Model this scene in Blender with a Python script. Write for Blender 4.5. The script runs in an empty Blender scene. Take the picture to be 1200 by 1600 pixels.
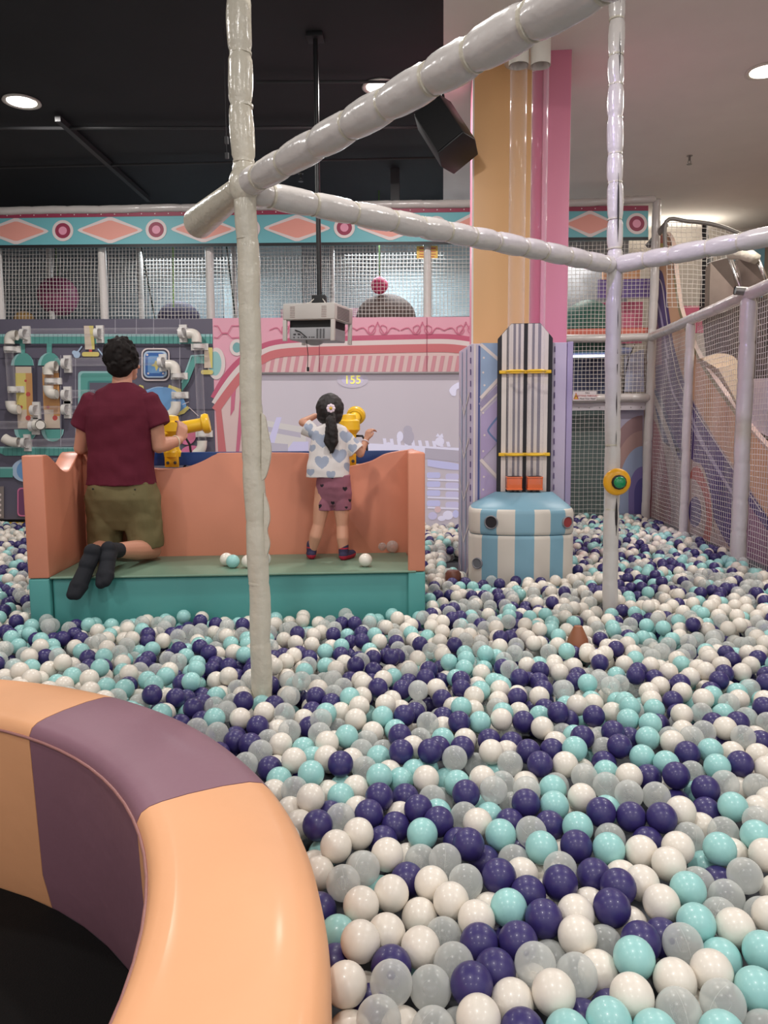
import bpy, bmesh, math, random
import numpy as np
from mathutils import Vector, Matrix, noise

random.seed(7)
S = bpy.context.scene
COL = S.collection
D2R = math.radians

# ------------------------------------------------------------------ camera
FPX, PITCH, YAW, ROLL, CAMH = 1202.0, D2R(6.2), D2R(4.4), D2R(-0.4), 1.42
_f = Vector((-math.sin(YAW)*math.cos(PITCH), math.cos(YAW)*math.cos(PITCH), -math.sin(PITCH)))
_r = Vector((math.cos(YAW), math.sin(YAW), 0))
_u = _r.cross(_f)
CR = _r*math.cos(ROLL)+_u*math.sin(ROLL)
CU = _u*math.cos(ROLL)-_r*math.sin(ROLL)
CF = _f
CC = Vector((0, 0, CAMH))
cam = bpy.data.cameras.new('camera')
cam.sensor_fit = 'HORIZONTAL'; cam.sensor_width = 36.0; cam.lens = 36.0*FPX/1200.0
cam.clip_start = 0.05; cam.clip_end = 100
camo = bpy.data.objects.new('camera', cam); COL.objects.link(camo)
camo.matrix_world = Matrix(((CR.x, CU.x, -CF.x, 0), (CR.y, CU.y, -CF.y, 0), (CR.z, CU.z, -CF.z, CAMH), (0, 0, 0, 1)))
S.camera = camo

# ------------------------------------------------------------------ world, exposure
S.view_settings.view_transform = 'Standard'
S.view_settings.look = 'None'
S.view_settings.gamma = 1.0
S.view_settings.use_curve_mapping = False
S.view_settings.exposure = -0.12
w = bpy.data.worlds.new('world'); S.world = w; w.use_nodes = True
w.node_tree.nodes['Background'].inputs[0].default_value = (0.95, 0.96, 1.0, 1)
w.node_tree.nodes['Background'].inputs[1].default_value = 0.8

# ceiling downlights of the hall: one area light under every lamp of the 3 m grid
LAMPS = [(x, y) for y in (6.6, 3.4, 0.2, -3.0) for x in (-3.56, -0.51, 2.53)]
CEIL = 4.2
def area_light(name, loc, size, power, color=(1, .96, .92), rot=(0, 0, 0), shape='DISK', sy=None):
    l = bpy.data.lights.new(name, 'AREA'); l.shape = shape; l.size = size
    if sy: l.size_y = sy
    l.energy = power; l.color = color
    o = bpy.data.objects.new(name, l); o.location = loc; o.rotation_euler = rot
    COL.objects.link(o); return o
for i, (x, y) in enumerate(LAMPS):
    area_light('downlight_glow', (x, y, CEIL-.03), 0.22, 50)
# lamps inside the two-storey play frame behind the nets, the cove over the slide and the violet stage lamp
for x, y, z, p, c, s in ((-3.2, 9.7, 3.55, 26, (.85, .95, 1), 1.2), (-.6, 9.7, 3.55, 34, (.85, .95, 1), 1.2),
                      (1.6, 10.3, 3.6, 14, (1, .95, .9), .6), (3.6, 9.6, 4.1, 22, (1, .93, .8), .6), (3.5, 7.0, 4.1, 30, (1, .93, .85), .6)):
    area_light('play_frame_lamp', (x, y, z), s, p, c)
area_light('cove_uplight', (3.1, 11.1, 3.9), 1.2, 8, (1, .93, .8), (math.pi, 0, 0), 'RECTANGLE', .15)
sp = bpy.data.lights.new('violet_stage_lamp', 'SPOT'); sp.energy = 260; sp.color = (.5, .38, 1); sp.spot_size = D2R(30); sp.spot_blend = .8; sp.shadow_soft_size = .1
spo = bpy.data.objects.new('violet_stage_lamp', sp); COL.objects.link(spo)
spo.location = (-1.2, 1.6, 4.0); spo.rotation_euler = (Vector((1.0, 4.63, 2.55))-Vector(spo.location)).to_track_quat('-Z', 'Y').to_euler()

# ------------------------------------------------------------------ helpers
def ray(px, py): return CF + CR*((px-600)/FPX) - CU*((py-800)/FPX)
def atz(px, py, z): d = ray(px, py); return CC+d*((z-CAMH)/d.z)
def aty(px, py, y): d = ray(px, py); return CC+d*(y/d.y)
def atx(px, py, x): d = ray(px, py); return CC+d*(x/d.x)

def lin(c):
    out = []
    for v in c:
        v = v/255.0
        out.append(v/12.92 if v <= .04045 else ((v+.055)/1.055)**2.4)
    return tuple(out)+(1,)

MATS = {}
def mat(name, rgb, rough=.5, bump=0, bscale=20, var=0, vscale=3, metal=0, emit=0, coat=0, stretch=None, spec=.5, bdist=.01):
    if name in MATS: return MATS[name]
    m = bpy.data.materials.new(name); m.use_nodes = True; MATS[name] = m
    nt = m.node_tree; b = nt.nodes['Principled BSDF']
    col = lin(rgb)
    b.inputs['Base Color'].default_value = col
    b.inputs['Roughness'].default_value = rough
    b.inputs['Metallic'].default_value = metal
    b.inputs['Coat Weight'].default_value = coat
    b.inputs['Coat Roughness'].default_value = .12
    b.inputs['Specular IOR Level'].default_value = spec
    tc = nt.nodes.new('ShaderNodeTexCoord')
    src = tc.outputs['Object']
    if stretch:
        mp = nt.nodes.new('ShaderNodeMapping'); mp.inputs['Scale'].default_value = stretch
        nt.links.new(src, mp.inputs[0]); src = mp.outputs[0]
    if var:
        n = nt.nodes.new('ShaderNodeTexNoise'); n.inputs['Scale'].default_value = vscale; n.inputs['Detail'].default_value = 4
        nt.links.new(src, n.inputs['Vector'])
        r = nt.nodes.new('ShaderNodeMapRange'); r.inputs['From Min'].default_value = .3; r.inputs['From Max'].default_value = .7
        r.inputs['To Min'].default_value = 1-var; r.inputs['To Max'].default_value = 1+var
        nt.links.new(n.outputs['Fac'], r.inputs['Value'])
        mx = nt.nodes.new('ShaderNodeVectorMath'); mx.operation = 'SCALE'; mx.inputs[0].default_value = col[:3]
        nt.links.new(r.outputs[0], mx.inputs['Scale']); nt.links.new(mx.outputs[0], b.inputs['Base Color'])
    if bump:
        n = nt.nodes.new('ShaderNodeTexNoise'); n.inputs['Scale'].default_value = bscale; n.inputs['Detail'].default_value = 3
        nt.links.new(src, n.inputs['Vector'])
        bp = nt.nodes.new('ShaderNodeBump'); bp.inputs['Strength'].default_value = bump; bp.inputs['Distance'].default_value = bdist
        nt.links.new(n.outputs['Fac'], bp.inputs['Height']); nt.links.new(bp.outputs[0], b.inputs['Normal'])
    if emit:
        b.inputs['Emission Color'].default_value = col; b.inputs['Emission Strength'].default_value = emit
    return m

def clear_mat(name, rgb, alpha, rough=.08, seam=False, edge=.75):
    """thin translucent plastic: see-through face on, denser towards the rim"""
    m = bpy.data.materials.new(name); m.use_nodes = True; nt = m.node_tree; b = nt.nodes['Principled BSDF']
    b.inputs['Base Color'].default_value = lin(rgb); b.inputs['Roughness'].default_value = rough
    lw = nt.nodes.new('ShaderNodeLayerWeight'); lw.inputs['Blend'].default_value = .35
    r = nt.nodes.new('ShaderNodeMapRange'); r.inputs['To Min'].default_value = alpha; r.inputs['To Max'].default_value = edge
    nt.links.new(lw.outputs['Facing'], r.inputs['Value']); out = r.outputs[0]
    if seam:
        tc = nt.nodes.new('ShaderNodeTexCoord'); sx = nt.nodes.new('ShaderNodeSeparateXYZ'); nt.links.new(tc.outputs['Object'], sx.inputs[0])
        ab = nt.nodes.new('ShaderNodeMath'); ab.operation = 'ABSOLUTE'; nt.links.new(sx.outputs['Z'], ab.inputs[0])
        lt = nt.nodes.new('ShaderNodeMath'); lt.operation = 'LESS_THAN'; lt.inputs[1].default_value = .0005; nt.links.new(ab.outputs[0], lt.inputs[0])
        ma = nt.nodes.new('ShaderNodeMath'); ma.operation = 'MAXIMUM'; nt.links.new(out, ma.inputs[0])
        sc = nt.nodes.new('ShaderNodeMath'); sc.operation = 'MULTIPLY'; sc.inputs[1].default_value = .5; nt.links.new(lt.outputs[0], sc.inputs[0])
        nt.links.new(sc.outputs[0], ma.inputs[1]); out = ma.outputs[0]
    nt.links.new(out, b.inputs['Alpha'])
    return m

class MB:
    """mesh builder: geometry for one part"""
    def __init__(s): s.v = []; s.f = []; s.m = []; s.M = None
    def add(s, vs, fs, mi=0):
        o = len(s.v)
        if s.M is not None: vs = [s.M @ Vector(p) for p in vs]
        s.v += [tuple(p) for p in vs]; s.f += [tuple(i+o for i in f) for f in fs]
        s.m += (mi if isinstance(mi, list) else [mi]*len(fs)); return s
    def box(s, a, b, mi=0):
        x0, y0, z0 = a; x1, y1, z1 = b
        return s.add([(x0, y0, z0), (x1, y0, z0), (x1, y1, z0), (x0, y1, z0), (x0, y0, z1), (x1, y0, z1), (x1, y1, z1), (x0, y1, z1)],
                     [(0, 3, 2, 1), (4, 5, 6, 7), (0, 1, 5, 4), (1, 2, 6, 5), (2, 3, 7, 6), (3, 0, 4, 7)], mi)
    def prism(s, pts, d, mi=0):
        """pts: closed 3D outline, extruded by vector d"""
        n = len(pts); d = Vector(d); pts = [Vector(p) for p in pts]
        fs = [tuple(range(n)), tuple(range(2*n-1, n-1, -1))]+[(i, i+n, (i+1) % n+n, (i+1) % n) for i in range(n)]
        return s.add(pts+[p+d for p in pts], fs, mi)
    def tube(s, path, rad, n=12, cap=True, mi=0, closed=False, wob=None):
        path = [Vector(p) for p in path]; k = len(path)
        rs = rad if isinstance(rad, (list, tuple)) else [rad]*k
        vs = []; t0 = None; nrm = None
        for i, p in enumerate(path):
            if closed: t = path[(i+1) % k]-path[i-1]
            else: t = path[min(i+1, k-1)]-path[max(i-1, 0)]
            t.normalize()
            if nrm is None:
                nrm = t.orthogonal().normalized()
            else:
                q = t0.rotation_difference(t); nrm = (q @ nrm).normalized()
            t0 = t; bn = t.cross(nrm)
            for j in range(n):
                a = 2*math.pi*j/n; r = rs[i]*(1+(wob(i, j) if wob else 0))
                vs.append(p+nrm*(math.cos(a)*r)+bn*(math.sin(a)*r))
        fs = []
        for i in range(k if closed else k-1):
            for j in range(n):
                a = i*n+j; b = i*n+(j+1) % n; c = ((i+1) % k)*n+(j+1) % n; d = ((i+1) % k)*n+j
                fs.append((a, b, c, d))
        if cap and not closed: fs += [tuple(range(n-1, -1, -1)), tuple(range((k-1)*n, k*n))]
        return s.add(vs, fs, mi)
    def lathe(s, prof, n=32, mi=0, c=(0, 0, 0), axis='z', a0=0, a1=2*math.pi):
        full = abs(a1-a0-2*math.pi) < 1e-6; m = n if full else n+1
        vs = []
        for i in range(m):
            a = a0+(a1-a0)*i/n
            for r, h in prof:
                if axis == 'z': p = (r*math.cos(a), r*math.sin(a), h)
                elif axis == 'y': p = (r*math.cos(a), h, r*math.sin(a))
                else: p = (h, r*math.cos(a), r*math.sin(a))
                vs.append((p[0]+c[0], p[1]+c[1], p[2]+c[2]))
        k = len(prof); fs = []
        for i in range(n):
            for j in range(k-1):
                a = i*k+j; b = ((i+1) % m)*k+j
                fs.append((a, b, b+1, a+1))
        if not full: fs += [tuple(range(k)), tuple(range((m-1)*k+k-1, (m-1)*k-1, -1))]
        return s.add(vs, fs, mi)
    def sphere(s, c, r, n=24, m=12, mi=0):
        if not isinstance(r, (tuple, list)): r = (r, r, r)
        vs = [(c[0], c[1], c[2]-r[2])]
        for i in range(1, m):
            t = -math.pi/2+math.pi*i/m
            for j in range(n):
                a = 2*math.pi*j/n
                vs.append((c[0]+r[0]*math.cos(t)*math.cos(a), c[1]+r[1]*math.cos(t)*math.sin(a), c[2]+r[2]*math.sin(t)))
        vs.append((c[0], c[1], c[2]+r[2])); L = len(vs)-1
        fs = [(0, 1+(j+1) % n, 1+j) for j in range(n)]
        for i in range(m-2):
            for j in range(n):
                a = 1+i*n+j; b = 1+i*n+(j+1) % n; fs.append((a, b, b+n, a+n))
        o = 1+(m-2)*n
        fs += [(o+j, o+(j+1) % n, L) for j in range(n)]
        return s.add(vs, fs, mi)
    def caps(s, p0, r0, p1, r1, n=14):
        """tapered capsule"""
        p0 = Vector(p0); p1 = Vector(p1); t = (p1-p0).normalized(); path = []; rr = []
        for k in range(5, 0, -1):
            a = math.pi/2*k/5; path.append(p0-t*(r0*math.sin(a)*.999)); rr.append(max(r0*math.cos(a), .0004))
        path += [p0, p1]; rr += [r0, r1]
        for k in range(1, 6):
            a = math.pi/2*k/5; path.append(p1+t*(r1*math.sin(a)*.999)); rr.append(max(r1*math.cos(a), .0004))
        return s.tube(path, rr, n)
    def loft(s, rings, n=28, pw=2.4):
        """rings: (centre, rx, ry) horizontal superellipses"""
        vs = []
        for c, rx, ry in rings:
            for j in range(n):
                a = 2*math.pi*j/n; ca, sa = math.cos(a), math.sin(a)
                vs.append((c[0]+rx*math.copysign(abs(ca)**(2/pw), ca), c[1]+ry*math.copysign(abs(sa)**(2/pw), sa), c[2]))
        fs = []
        for i in range(len(rings)-1):
            for j in range(n):
                fs.append((i*n+j, i*n+(j+1) % n, (i+1)*n+(j+1) % n, (i+1)*n+j))
        fs += [tuple(range(n-1, -1, -1)), tuple(range((len(rings)-1)*n, len(rings)*n))]
        return s.add(vs, fs)

def smooth_curve(ps, k=8):
    out = []
    for i in range(len(ps)-1):
        p0 = ps[max(i-1, 0)]; p1 = ps[i]; p2 = ps[i+1]; p3 = ps[min(i+2, len(ps)-1)]
        for j in range(k):
            t_ = j/k
            out.append(tuple(.5*((2*p1[c])+(-p0[c]+p2[c])*t_+(2*p0[c]-5*p1[c]+4*p2[c]-p3[c])*t_*t_+(-p0[c]+3*p1[c]-3*p2[c]+p3[c])*t_**3) for c in range(2)))
    out.append(tuple(ps[-1])); return out
def setp(o, label=None, cat=None, group=None, kind=None):
    if label: o['label'] = label
    if cat: o['category'] = cat
    if group: o['group'] = group
    if kind: o['kind'] = kind
    return o

def obj(name, mb, mats, parent=None, smooth=False, bevel=0, seg=3, sub=0, angle=35, label=None, loc=None, origin=None):
    me = bpy.data.meshes.new(name)
    off = Vector(origin) if origin is not None else (Vector(parent.location) if parent else Vector((0, 0, 0)))
    me.from_pydata([tuple(Vector(p)-off) for p in mb.v], [], mb.f)
    for m in (mats if isinstance(mats, (list, tuple)) else [mats]): me.materials.append(m)
    me.polygons.foreach_set('material_index', mb.m)
    me.update()
    bm = bmesh.new(); bm.from_mesh(me); bmesh.ops.recalc_face_normals(bm, faces=bm.faces)
    if smooth == 'auto':
        for e in bm.edges:
            if len(e.link_faces) == 2 and e.calc_face_angle(0) > D2R(angle): e.smooth = False
    bm.to_mesh(me); bm.free()
    if smooth: me.polygons.foreach_set('use_smooth', [True]*len(me.polygons))
    o = bpy.data.objects.new(name, me); COL.objects.link(o)
    if parent:
        o.parent = parent
    else:
        o.location = off
    if bevel:
        b = o.modifiers.new('bevel', 'BEVEL'); b.width = bevel; b.segments = seg; b.limit_method = 'ANGLE'; b.angle_limit = D2R(40)
        me.polygons.foreach_set('use_smooth', [True]*len(me.polygons))
        b.harden_normals = False
    if sub:
        b = o.modifiers.new('sub', 'SUBSURF'); b.levels = sub; b.render_levels = sub
    if label: o['label'] = label
    return o

def thing(name, label, cat, loc=(0, 0, 0), group=None, kind=None):
    o = bpy.data.objects.new(name, None); COL.objects.link(o); o.location = loc; o.empty_display_size = .05
    return setp(o, label, cat, group, kind)

def solo(name, label, cat, mb, mats, origin, group=None, **k):
    return setp(obj(name, mb, mats, origin=origin, **k), label, cat, group)

def struct(name, mb, mats, **k):
    o = obj(name, mb, mats, **k); o['kind'] = 'structure'; return o

def child_text(name, body, size, mtl, loc, rot, parent, ext=.001, spacing=1):
    c = bpy.data.curves.new(name, 'FONT'); c.body = body; c.size = size; c.extrude = ext; c.align_x = 'CENTER'; c.align_y = 'CENTER'
    c.space_character = spacing; c.materials.append(mtl)
    ts = bpy.data.scenes.new('tmp'); t0 = bpy.data.objects.new('tmp', c); ts.collection.objects.link(t0); vl_ = ts.view_layers[0]
    with bpy.context.temp_override(scene=ts, view_layer=vl_):
        vl_.update(); dg = bpy.context.evaluated_depsgraph_get()
    me = bpy.data.meshes.new_from_object(t0.evaluated_get(dg), depsgraph=dg); me.name = name
    bpy.data.objects.remove(t0); bpy.data.scenes.remove(ts)
    t = bpy.data.objects.new(name, me); COL.objects.link(t); t.parent = parent
    t.location = Vector(loc)-Vector(parent.location) if parent else loc; t.rotation_euler = rot
    return t

# ------------------------------------------------------------------ materials
M_white_pad = mat('white_vinyl_pad', (208, 202, 198), .25, bump=.45, bscale=16, coat=.35, bdist=.012)
M_cream_pad = mat('cream_vinyl_pad', (204, 197, 180), .28, bump=.7, bscale=20, coat=.3, bdist=.012)
M_peach = mat('peach_vinyl', (214, 138, 110), .36, bump=.12, bscale=9, var=.04)
M_teal = mat('teal_vinyl', (84, 156, 152), .38, bump=.12, bscale=9, var=.05)
M_sage = mat('sage_vinyl', (112, 140, 120), .42, bump=.12, bscale=9, var=.06)
M_ringpeach = mat('light_peach_vinyl', (232, 170, 124), .5, bump=.2, bscale=14, var=.03, coat=.04)
M_mauve = mat('mauve_vinyl', (136, 98, 112), .5, bump=.2, bscale=14, var=.03, coat=.04)
M_piping = mat('mauve_piping', (160, 112, 108), .35)
M_black = mat('black_paint', (22, 22, 24), .6)
M_blackceil = mat('black_ceiling_paint', (34, 35, 38), .75, var=.15, vscale=1.5)
M_wall = mat('white_wall_paint', (206, 198, 190), .8)
M_ceil = mat('white_ceiling_paint', (240, 234, 228), .85, var=.02)
M_blue = mat('blue_wall_paint', (132, 180, 200), .8)
M_floor = mat('dark_floor', (60, 62, 68), .8, var=.1)
M_mat = mat('black_mat', (10, 8, 8), .85, bump=.2, bscale=200, spec=.2)
M_pvc = mat('white_pvc', (228, 222, 212), .3)
M_metal = mat('steel', (150, 148, 145), .35, metal=1)
M_net = mat('white_net_cord', (236, 230, 224), .7)
M_darkgrey = mat('dark_grey_plastic', (60, 60, 62), .5)
M_yellow = mat('yellow_plastic', (246, 196, 44), .32)
M_orange = mat('orange_plastic', (232, 112, 62), .4)
M_clear = clear_mat('clear_tube_plastic', (235, 228, 235), .03, .05, edge=.36)

# ------------------------------------------------------------------ structure
RC = Vector((-1.76, .90)); RO, RI, RT = 1.60, 1.275, .58       # padded ring: centre, radii, top
PZ = .19                                                        # floor of the ball pit
b = MB()
N = 64; X0, X1, Y0, Y1 = -7.0, 4.6, -4.0, 12.0
vs = []
for i in range(N):
    a = 2*math.pi*i/N; dx, dy = math.cos(a), math.sin(a)
    ts = []
    if dx > 0: ts.append((X1-RC.x)/dx)
    if dx < 0: ts.append((X0-RC.x)/dx)
    if dy > 0: ts.append((Y1-RC.y)/dy)
    if dy < 0: ts.append((Y0-RC.y)/dy)
    t = min(ts)
    vs += [(RC.x+1.45*dx, RC.y+1.45*dy, 0), (RC.x+1.45*dx, RC.y+1.45*dy, PZ), (RC.x+t*dx, RC.y+t*dy, PZ)]
fs = []
for i in range(N):
    j = (i+1) % N
    fs += [(3*i, 3*j, 3*j+1, 3*i+1), (3*i+1, 3*j+1, 3*j+2, 3*i+2)]
b.add(vs, fs); b.add([(RC.x+1.45*math.cos(2*math.pi*i/N), RC.y+1.45*math.sin(2*math.pi*i/N), 0) for i in range(N)], [tuple(range(N))])
struct('floor', b, M_floor)
XE = 0.0
EY = 10.2
b = MB(); b.box((-7, -4, CEIL), (XE, EY, CEIL+.1)); struct('ceiling_black', b, M_blackceil)
b = MB(); b.box((XE, -4, CEIL), (4.6, 12, CEIL+.1)); b.box((-7, EY, CEIL), (XE, 12, CEIL+.1)); struct('ceiling_white', b, M_ceil)
b = MB(); b.box((-7, 11.6, 0), (4.6, 11.75, CEIL)); struct('wall_back', b, [M_wall])
b = MB(); b.box((aty(1140, 400, 11.5).x, 11.5, 0), (4.6, 11.6, 3.95)); struct('trim_blue_wall', b, M_blue)
b = MB(); b.box((-7.15, -4, 0), (-7, 11.75, CEIL)); struct('wall_left', b, M_wall)
b = MB(); b.box((4.5, 1, 0), (4.6, 11.75, CEIL)); struct('wall_right', b, mat('tan_wall', (150, 132, 118), .8))

# ------------------------------------------------------------------ ceiling fittings
lamp0 = None
def lamp(x, y, label):
    t = thing('ceiling_downlight', label, 'ceiling light', (x, y, CEIL), 'round ceiling downlights')
    m = MB(); m.lathe([(.115, -.002), (.15, -.002), (.155, -.015), (.14, -.02), (.115, -.006)], 32, c=(x, y, CEIL))
    obj('trim_ring', m, M_pvc, t, smooth=True)
    m = MB(); m.lathe([(0, -.012), (.117, -.012)], 32, c=(x, y, CEIL))
    obj('diffuser', m, mat('lamp_glow', (255, 250, 238), .5, emit=9), t)
for (x, y), l in zip(LAMPS[:3], ('glowing round downlight in the black ceiling at far left', 'glowing round downlight in the black ceiling behind the slanting beam',
                                 'glowing round downlight in the white ceiling at far right')): lamp(x, y, l)
for n_, (xa, ya, xb, yb, r) in enumerate(((0, 95, 690, 68, .016), (0, 262, 700, 246, .012), (400, 128, 700, 128, .012))):
    A = atz(xa, ya, CEIL-.06); B = atz(xb, yb, CEIL-.06); m = MB()
    if n_ == 0: A = Vector((-4.6, 6.95, CEIL-.06)); B = Vector((-.05, 7.35, CEIL-.06))
    m.tube([A, B], r, 8)
    solo('ceiling_conduit', ['black conduit crossing the black ceiling, nearest of the three', 'black conduit low across the black ceiling near the banner',
         'short black conduit behind the ceiling light in the middle'][n_], 'conduit', m, M_darkgrey, A, smooth=True)
A = atz(90, 185, CEIL-.05); B = atz(232, 312, CEIL-.05); m = MB(); m.tube([A, B], .035, 4)
solo('ceiling_batten', 'dark diagonal batten running under the black ceiling at left', 'batten', m, M_darkgrey, A)
def sprinkler(px, py, label):
    p = atz(px, py, CEIL-.08); m = MB(); m.tube([(p.x, p.y, CEIL), (p.x, p.y, CEIL-.05)], .012, 10)
    m.lathe([(0, 0), (.03, 0), (.03, -.004), (0, -.004)], 16, c=(p.x, p.y, CEIL-.001)); m.lathe([(0, 0), (.028, 0), (.024, -.003), (0, -.003)], 16, c=(p.x, p.y, CEIL-.085))
    for s_ in (-1, 1): m.tube([(p.x+s_*.009, p.y, CEIL-.045), (p.x+s_*.016, p.y, CEIL-.065), (p.x, p.y, CEIL-.084)], .003, 6)
    solo('fire_sprinkler', label, 'sprinkler', m, M_metal, (p.x, p.y, CEIL), smooth='auto')
sprinkler(470, 283, 'small metal sprinkler hanging from the black ceiling'); sprinkler(1077, 256, 'small metal sprinkler under the white ceiling at right')
p = aty(354, 225, 5.6); m = MB(); m.tube([(p.x, p.y, CEIL), (p.x, p.y, p.z+.05)], .003, 6)
m.box((p.x-.012, p.y-.01, p.z), (p.x+.012, p.y+.01, p.z+.05)); m.box((p.x-.012, p.y-.01, p.z-.1), (p.x+.012, p.y+.01, p.z-.06)); m.tube([(p.x, p.y, p.z+.05), (p.x, p.y, p.z-.08)], .002, 6)
solo('hanging_hook', 'small hook on a thin wire from the black ceiling beside the left post', 'hook', m, M_darkgrey, (p.x, p.y, CEIL))
a = aty(610, 250, 8.6); c = aty(624, 315, 8.6); m = MB(); m.box((a.x, 8.6, c.z-.2), (c.x, 8.68, CEIL))
solo('cable_duct', 'dark vertical duct hanging behind the banner below the black ceiling', 'duct', m, M_darkgrey, (a.x, 8.6, CEIL))

# ------------------------------------------------------------------ padded frame (foreground)
def padded(name, label, path, r, step, group, mtl, seed=1, parent=None, pinch=.16, straps=True, wobble=.035, cat='padded post'):
    rnd = random.Random(seed)
    A, B = Vector(path[0]), Vector(path[1]); L = (B-A).length; n = max(2, int(L/.018)); pts = []; rs = []
    ties = []; x = rnd.uniform(.05, step)
    while x < L-.05: ties.append(x); x += step*rnd.uniform(.8, 1.2)
    side = (B-A).normalized().orthogonal()
    for i in range(n+1):
        t = i/n*L; q = 1
        q = 1
        for k in ties:
            d = abs(t-k); q = min(q, 1-pinch*math.exp(-(d/.014)**2)-(.06 if pinch > .11 else .02)*math.exp(-(d/.06)**2))
        e = min(t, L-t); q *= 1-.25*math.exp(-(e/.02)**2)
        pts.append(A.lerp(B, i/n)+side*(.003*math.sin(t*5+seed)+.0015*math.sin(t*19+seed*2))); rs.append(r*q)
    tw_ = [max([math.exp(-((i/n*L-k)/.035)**2) for k in ties]+[0]) for i in range(n+1)]
    ph = [rnd.uniform(0, 6.28) for _ in range(4)]
    def wob(i, j):
        th_ = j/20*6.283
        pl = tw_[i]*(.035*math.sin(5*th_+ph[0])+.02*math.sin(8*th_+ph[1]+i*.1)) if straps else 0
        return pl+wobble*noise.noise(Vector((i*.16, math.cos(j/20*6.283)*1.4+seed*3, math.sin(j/20*6.283)*1.4)))+.02*noise.noise(Vector((i*.6, j*.9, seed)))
    m = MB(); m.tube(pts, rs, 20, wob=wob)
    o = solo(name, label, cat, m, mtl, A, group, smooth=True)
    if straps:
        for k in ties:
            c = A.lerp(B, k/L); s_ = MB(); ax = (B-A).normalized()
            s_.tube([c-ax*.005, c-ax*.005+ax*.0005, c+ax*.0045, c+ax*.005], [r*.84, r*.89, r*.89, r*.84], 20)
            obj('cable_tie', s_, M_cream_pad, o, smooth='auto')
    return o
ZB = 2.35
PL = (Vector((-.735, 3.0, PZ)), Vector((-.76, 3.02, ZB)), Vector((-.77, 3.02, CEIL)))
PR = (Vector((1.005, 4.62, PZ)), Vector((.99, 4.68, ZB)), Vector((.955, 4.66, CEIL)))
_g = 'white padded tubes of the open foreground frame'
padded('padded_post', 'white padded post left of centre, upper length above the joint', (PL[1]+Vector((0, 0, .0)), PL[2]), .047, .2, _g, M_cream_pad, 3)
padded('padded_post', 'white padded post left of centre, lower length standing in the balls', (PL[0], PL[1]+Vector((0, 0, .02))), .0435, .21, _g, M_cream_pad, 5, pinch=.07, wobble=.05)
padded('padded_post', 'right padded post with violet light, upper length above the joint', (PR[1], PR[2]), .046, .19, _g, M_white_pad, 7)
padded('padded_post', 'right padded post with split seam, lower length holding the green button', (PR[0], PR[1]+Vector((0, 0, .02))), .0455, .21, _g, M_white_pad, 9, pinch=.08)
b1 = atz(885, 2, ZB); d = (b1-PL[1]); d.z = 0
padded('padded_beam', 'thick white padded beam rising from left joint to upper right', (PL[1]+d*.005, PL[1]+d*2.3), .052, .19, _g, M_white_pad, 11, cat='padded beam')
d = PR[1]-PL[1]
padded('padded_beam', 'white padded beam between the left and right posts', (PL[1]+d*.012-Vector((0, 0, .02)), PR[1]-d*.01), .052, .19, _g, M_white_pad, 13, cat='padded beam')
b3 = atz(1200, 370, ZB); d = b3-PR[1]; d.z = 0
padded('padded_beam', 'white padded beam running right from the right post joint', (PR[1]+d*.02, PR[1]+d*2.2), .050, .19, _g, M_white_pad, 15, cat='padded beam')
lp = next(o for o in bpy.data.objects if o.get('label', '').startswith('white padded post left of centre, lower'))
m = MB(); m.prism([aty(a_, b_, 2.985) for a_, b_ in smooth_curve([(408, 645), (414, 652), (418, 675), (423, 700), (421, 722), (415, 745), (408, 752)], 4)], (0, .02, 0)); obj('loose_flap', m, M_cream_pad, lp, bevel=.006)
m = MB(); m.prism([aty(a_, b_, 2.985) for a_, b_ in smooth_curve([(412, 770), (419, 790), (421, 812), (417, 830), (421, 850), (416, 870), (412, 875)], 4)], (0, .02, 0)); obj('loose_flap', m, M_cream_pad, lp, bevel=.006)
# stub of pipe with a loose open sleeve
st = atz(310, 348, ZB); d = (st-PL[1]); d.z = 0; L = d.length; d.normalize()
t = thing('joint_wrap', 'crumpled white foam wrap around the joint of the left post', 'foam wrap', PL[1])
m = MB(); m.sphere(PL[1]+Vector((.0, -.01, 0)), (.058, .052, .075), 24, 16); obj('foam', m, M_cream_pad, t, smooth=True)
t = thing('padded_stub', 'short cut white sleeve sticking out left of the post joint', 'padded stub', PL[1])
m = MB(); m.tube([PL[1]+d*.03, PL[1]+d*(L-.06), PL[1]+d*L], [.046, .066, .068], 24, cap=False)
m.tube([PL[1]+d*L, PL[1]+d*(L-.05), PL[1]+d*.05], [.062, .06, .04], 24, cap=False)
obj('foam_sleeve', m, M_cream_pad, t, smooth=True)
m = MB(); m.tube([PL[1], PL[1]+d*(L+.02)], .02, 12); obj('inner_tube', m, M_metal, t, smooth='auto')
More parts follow.
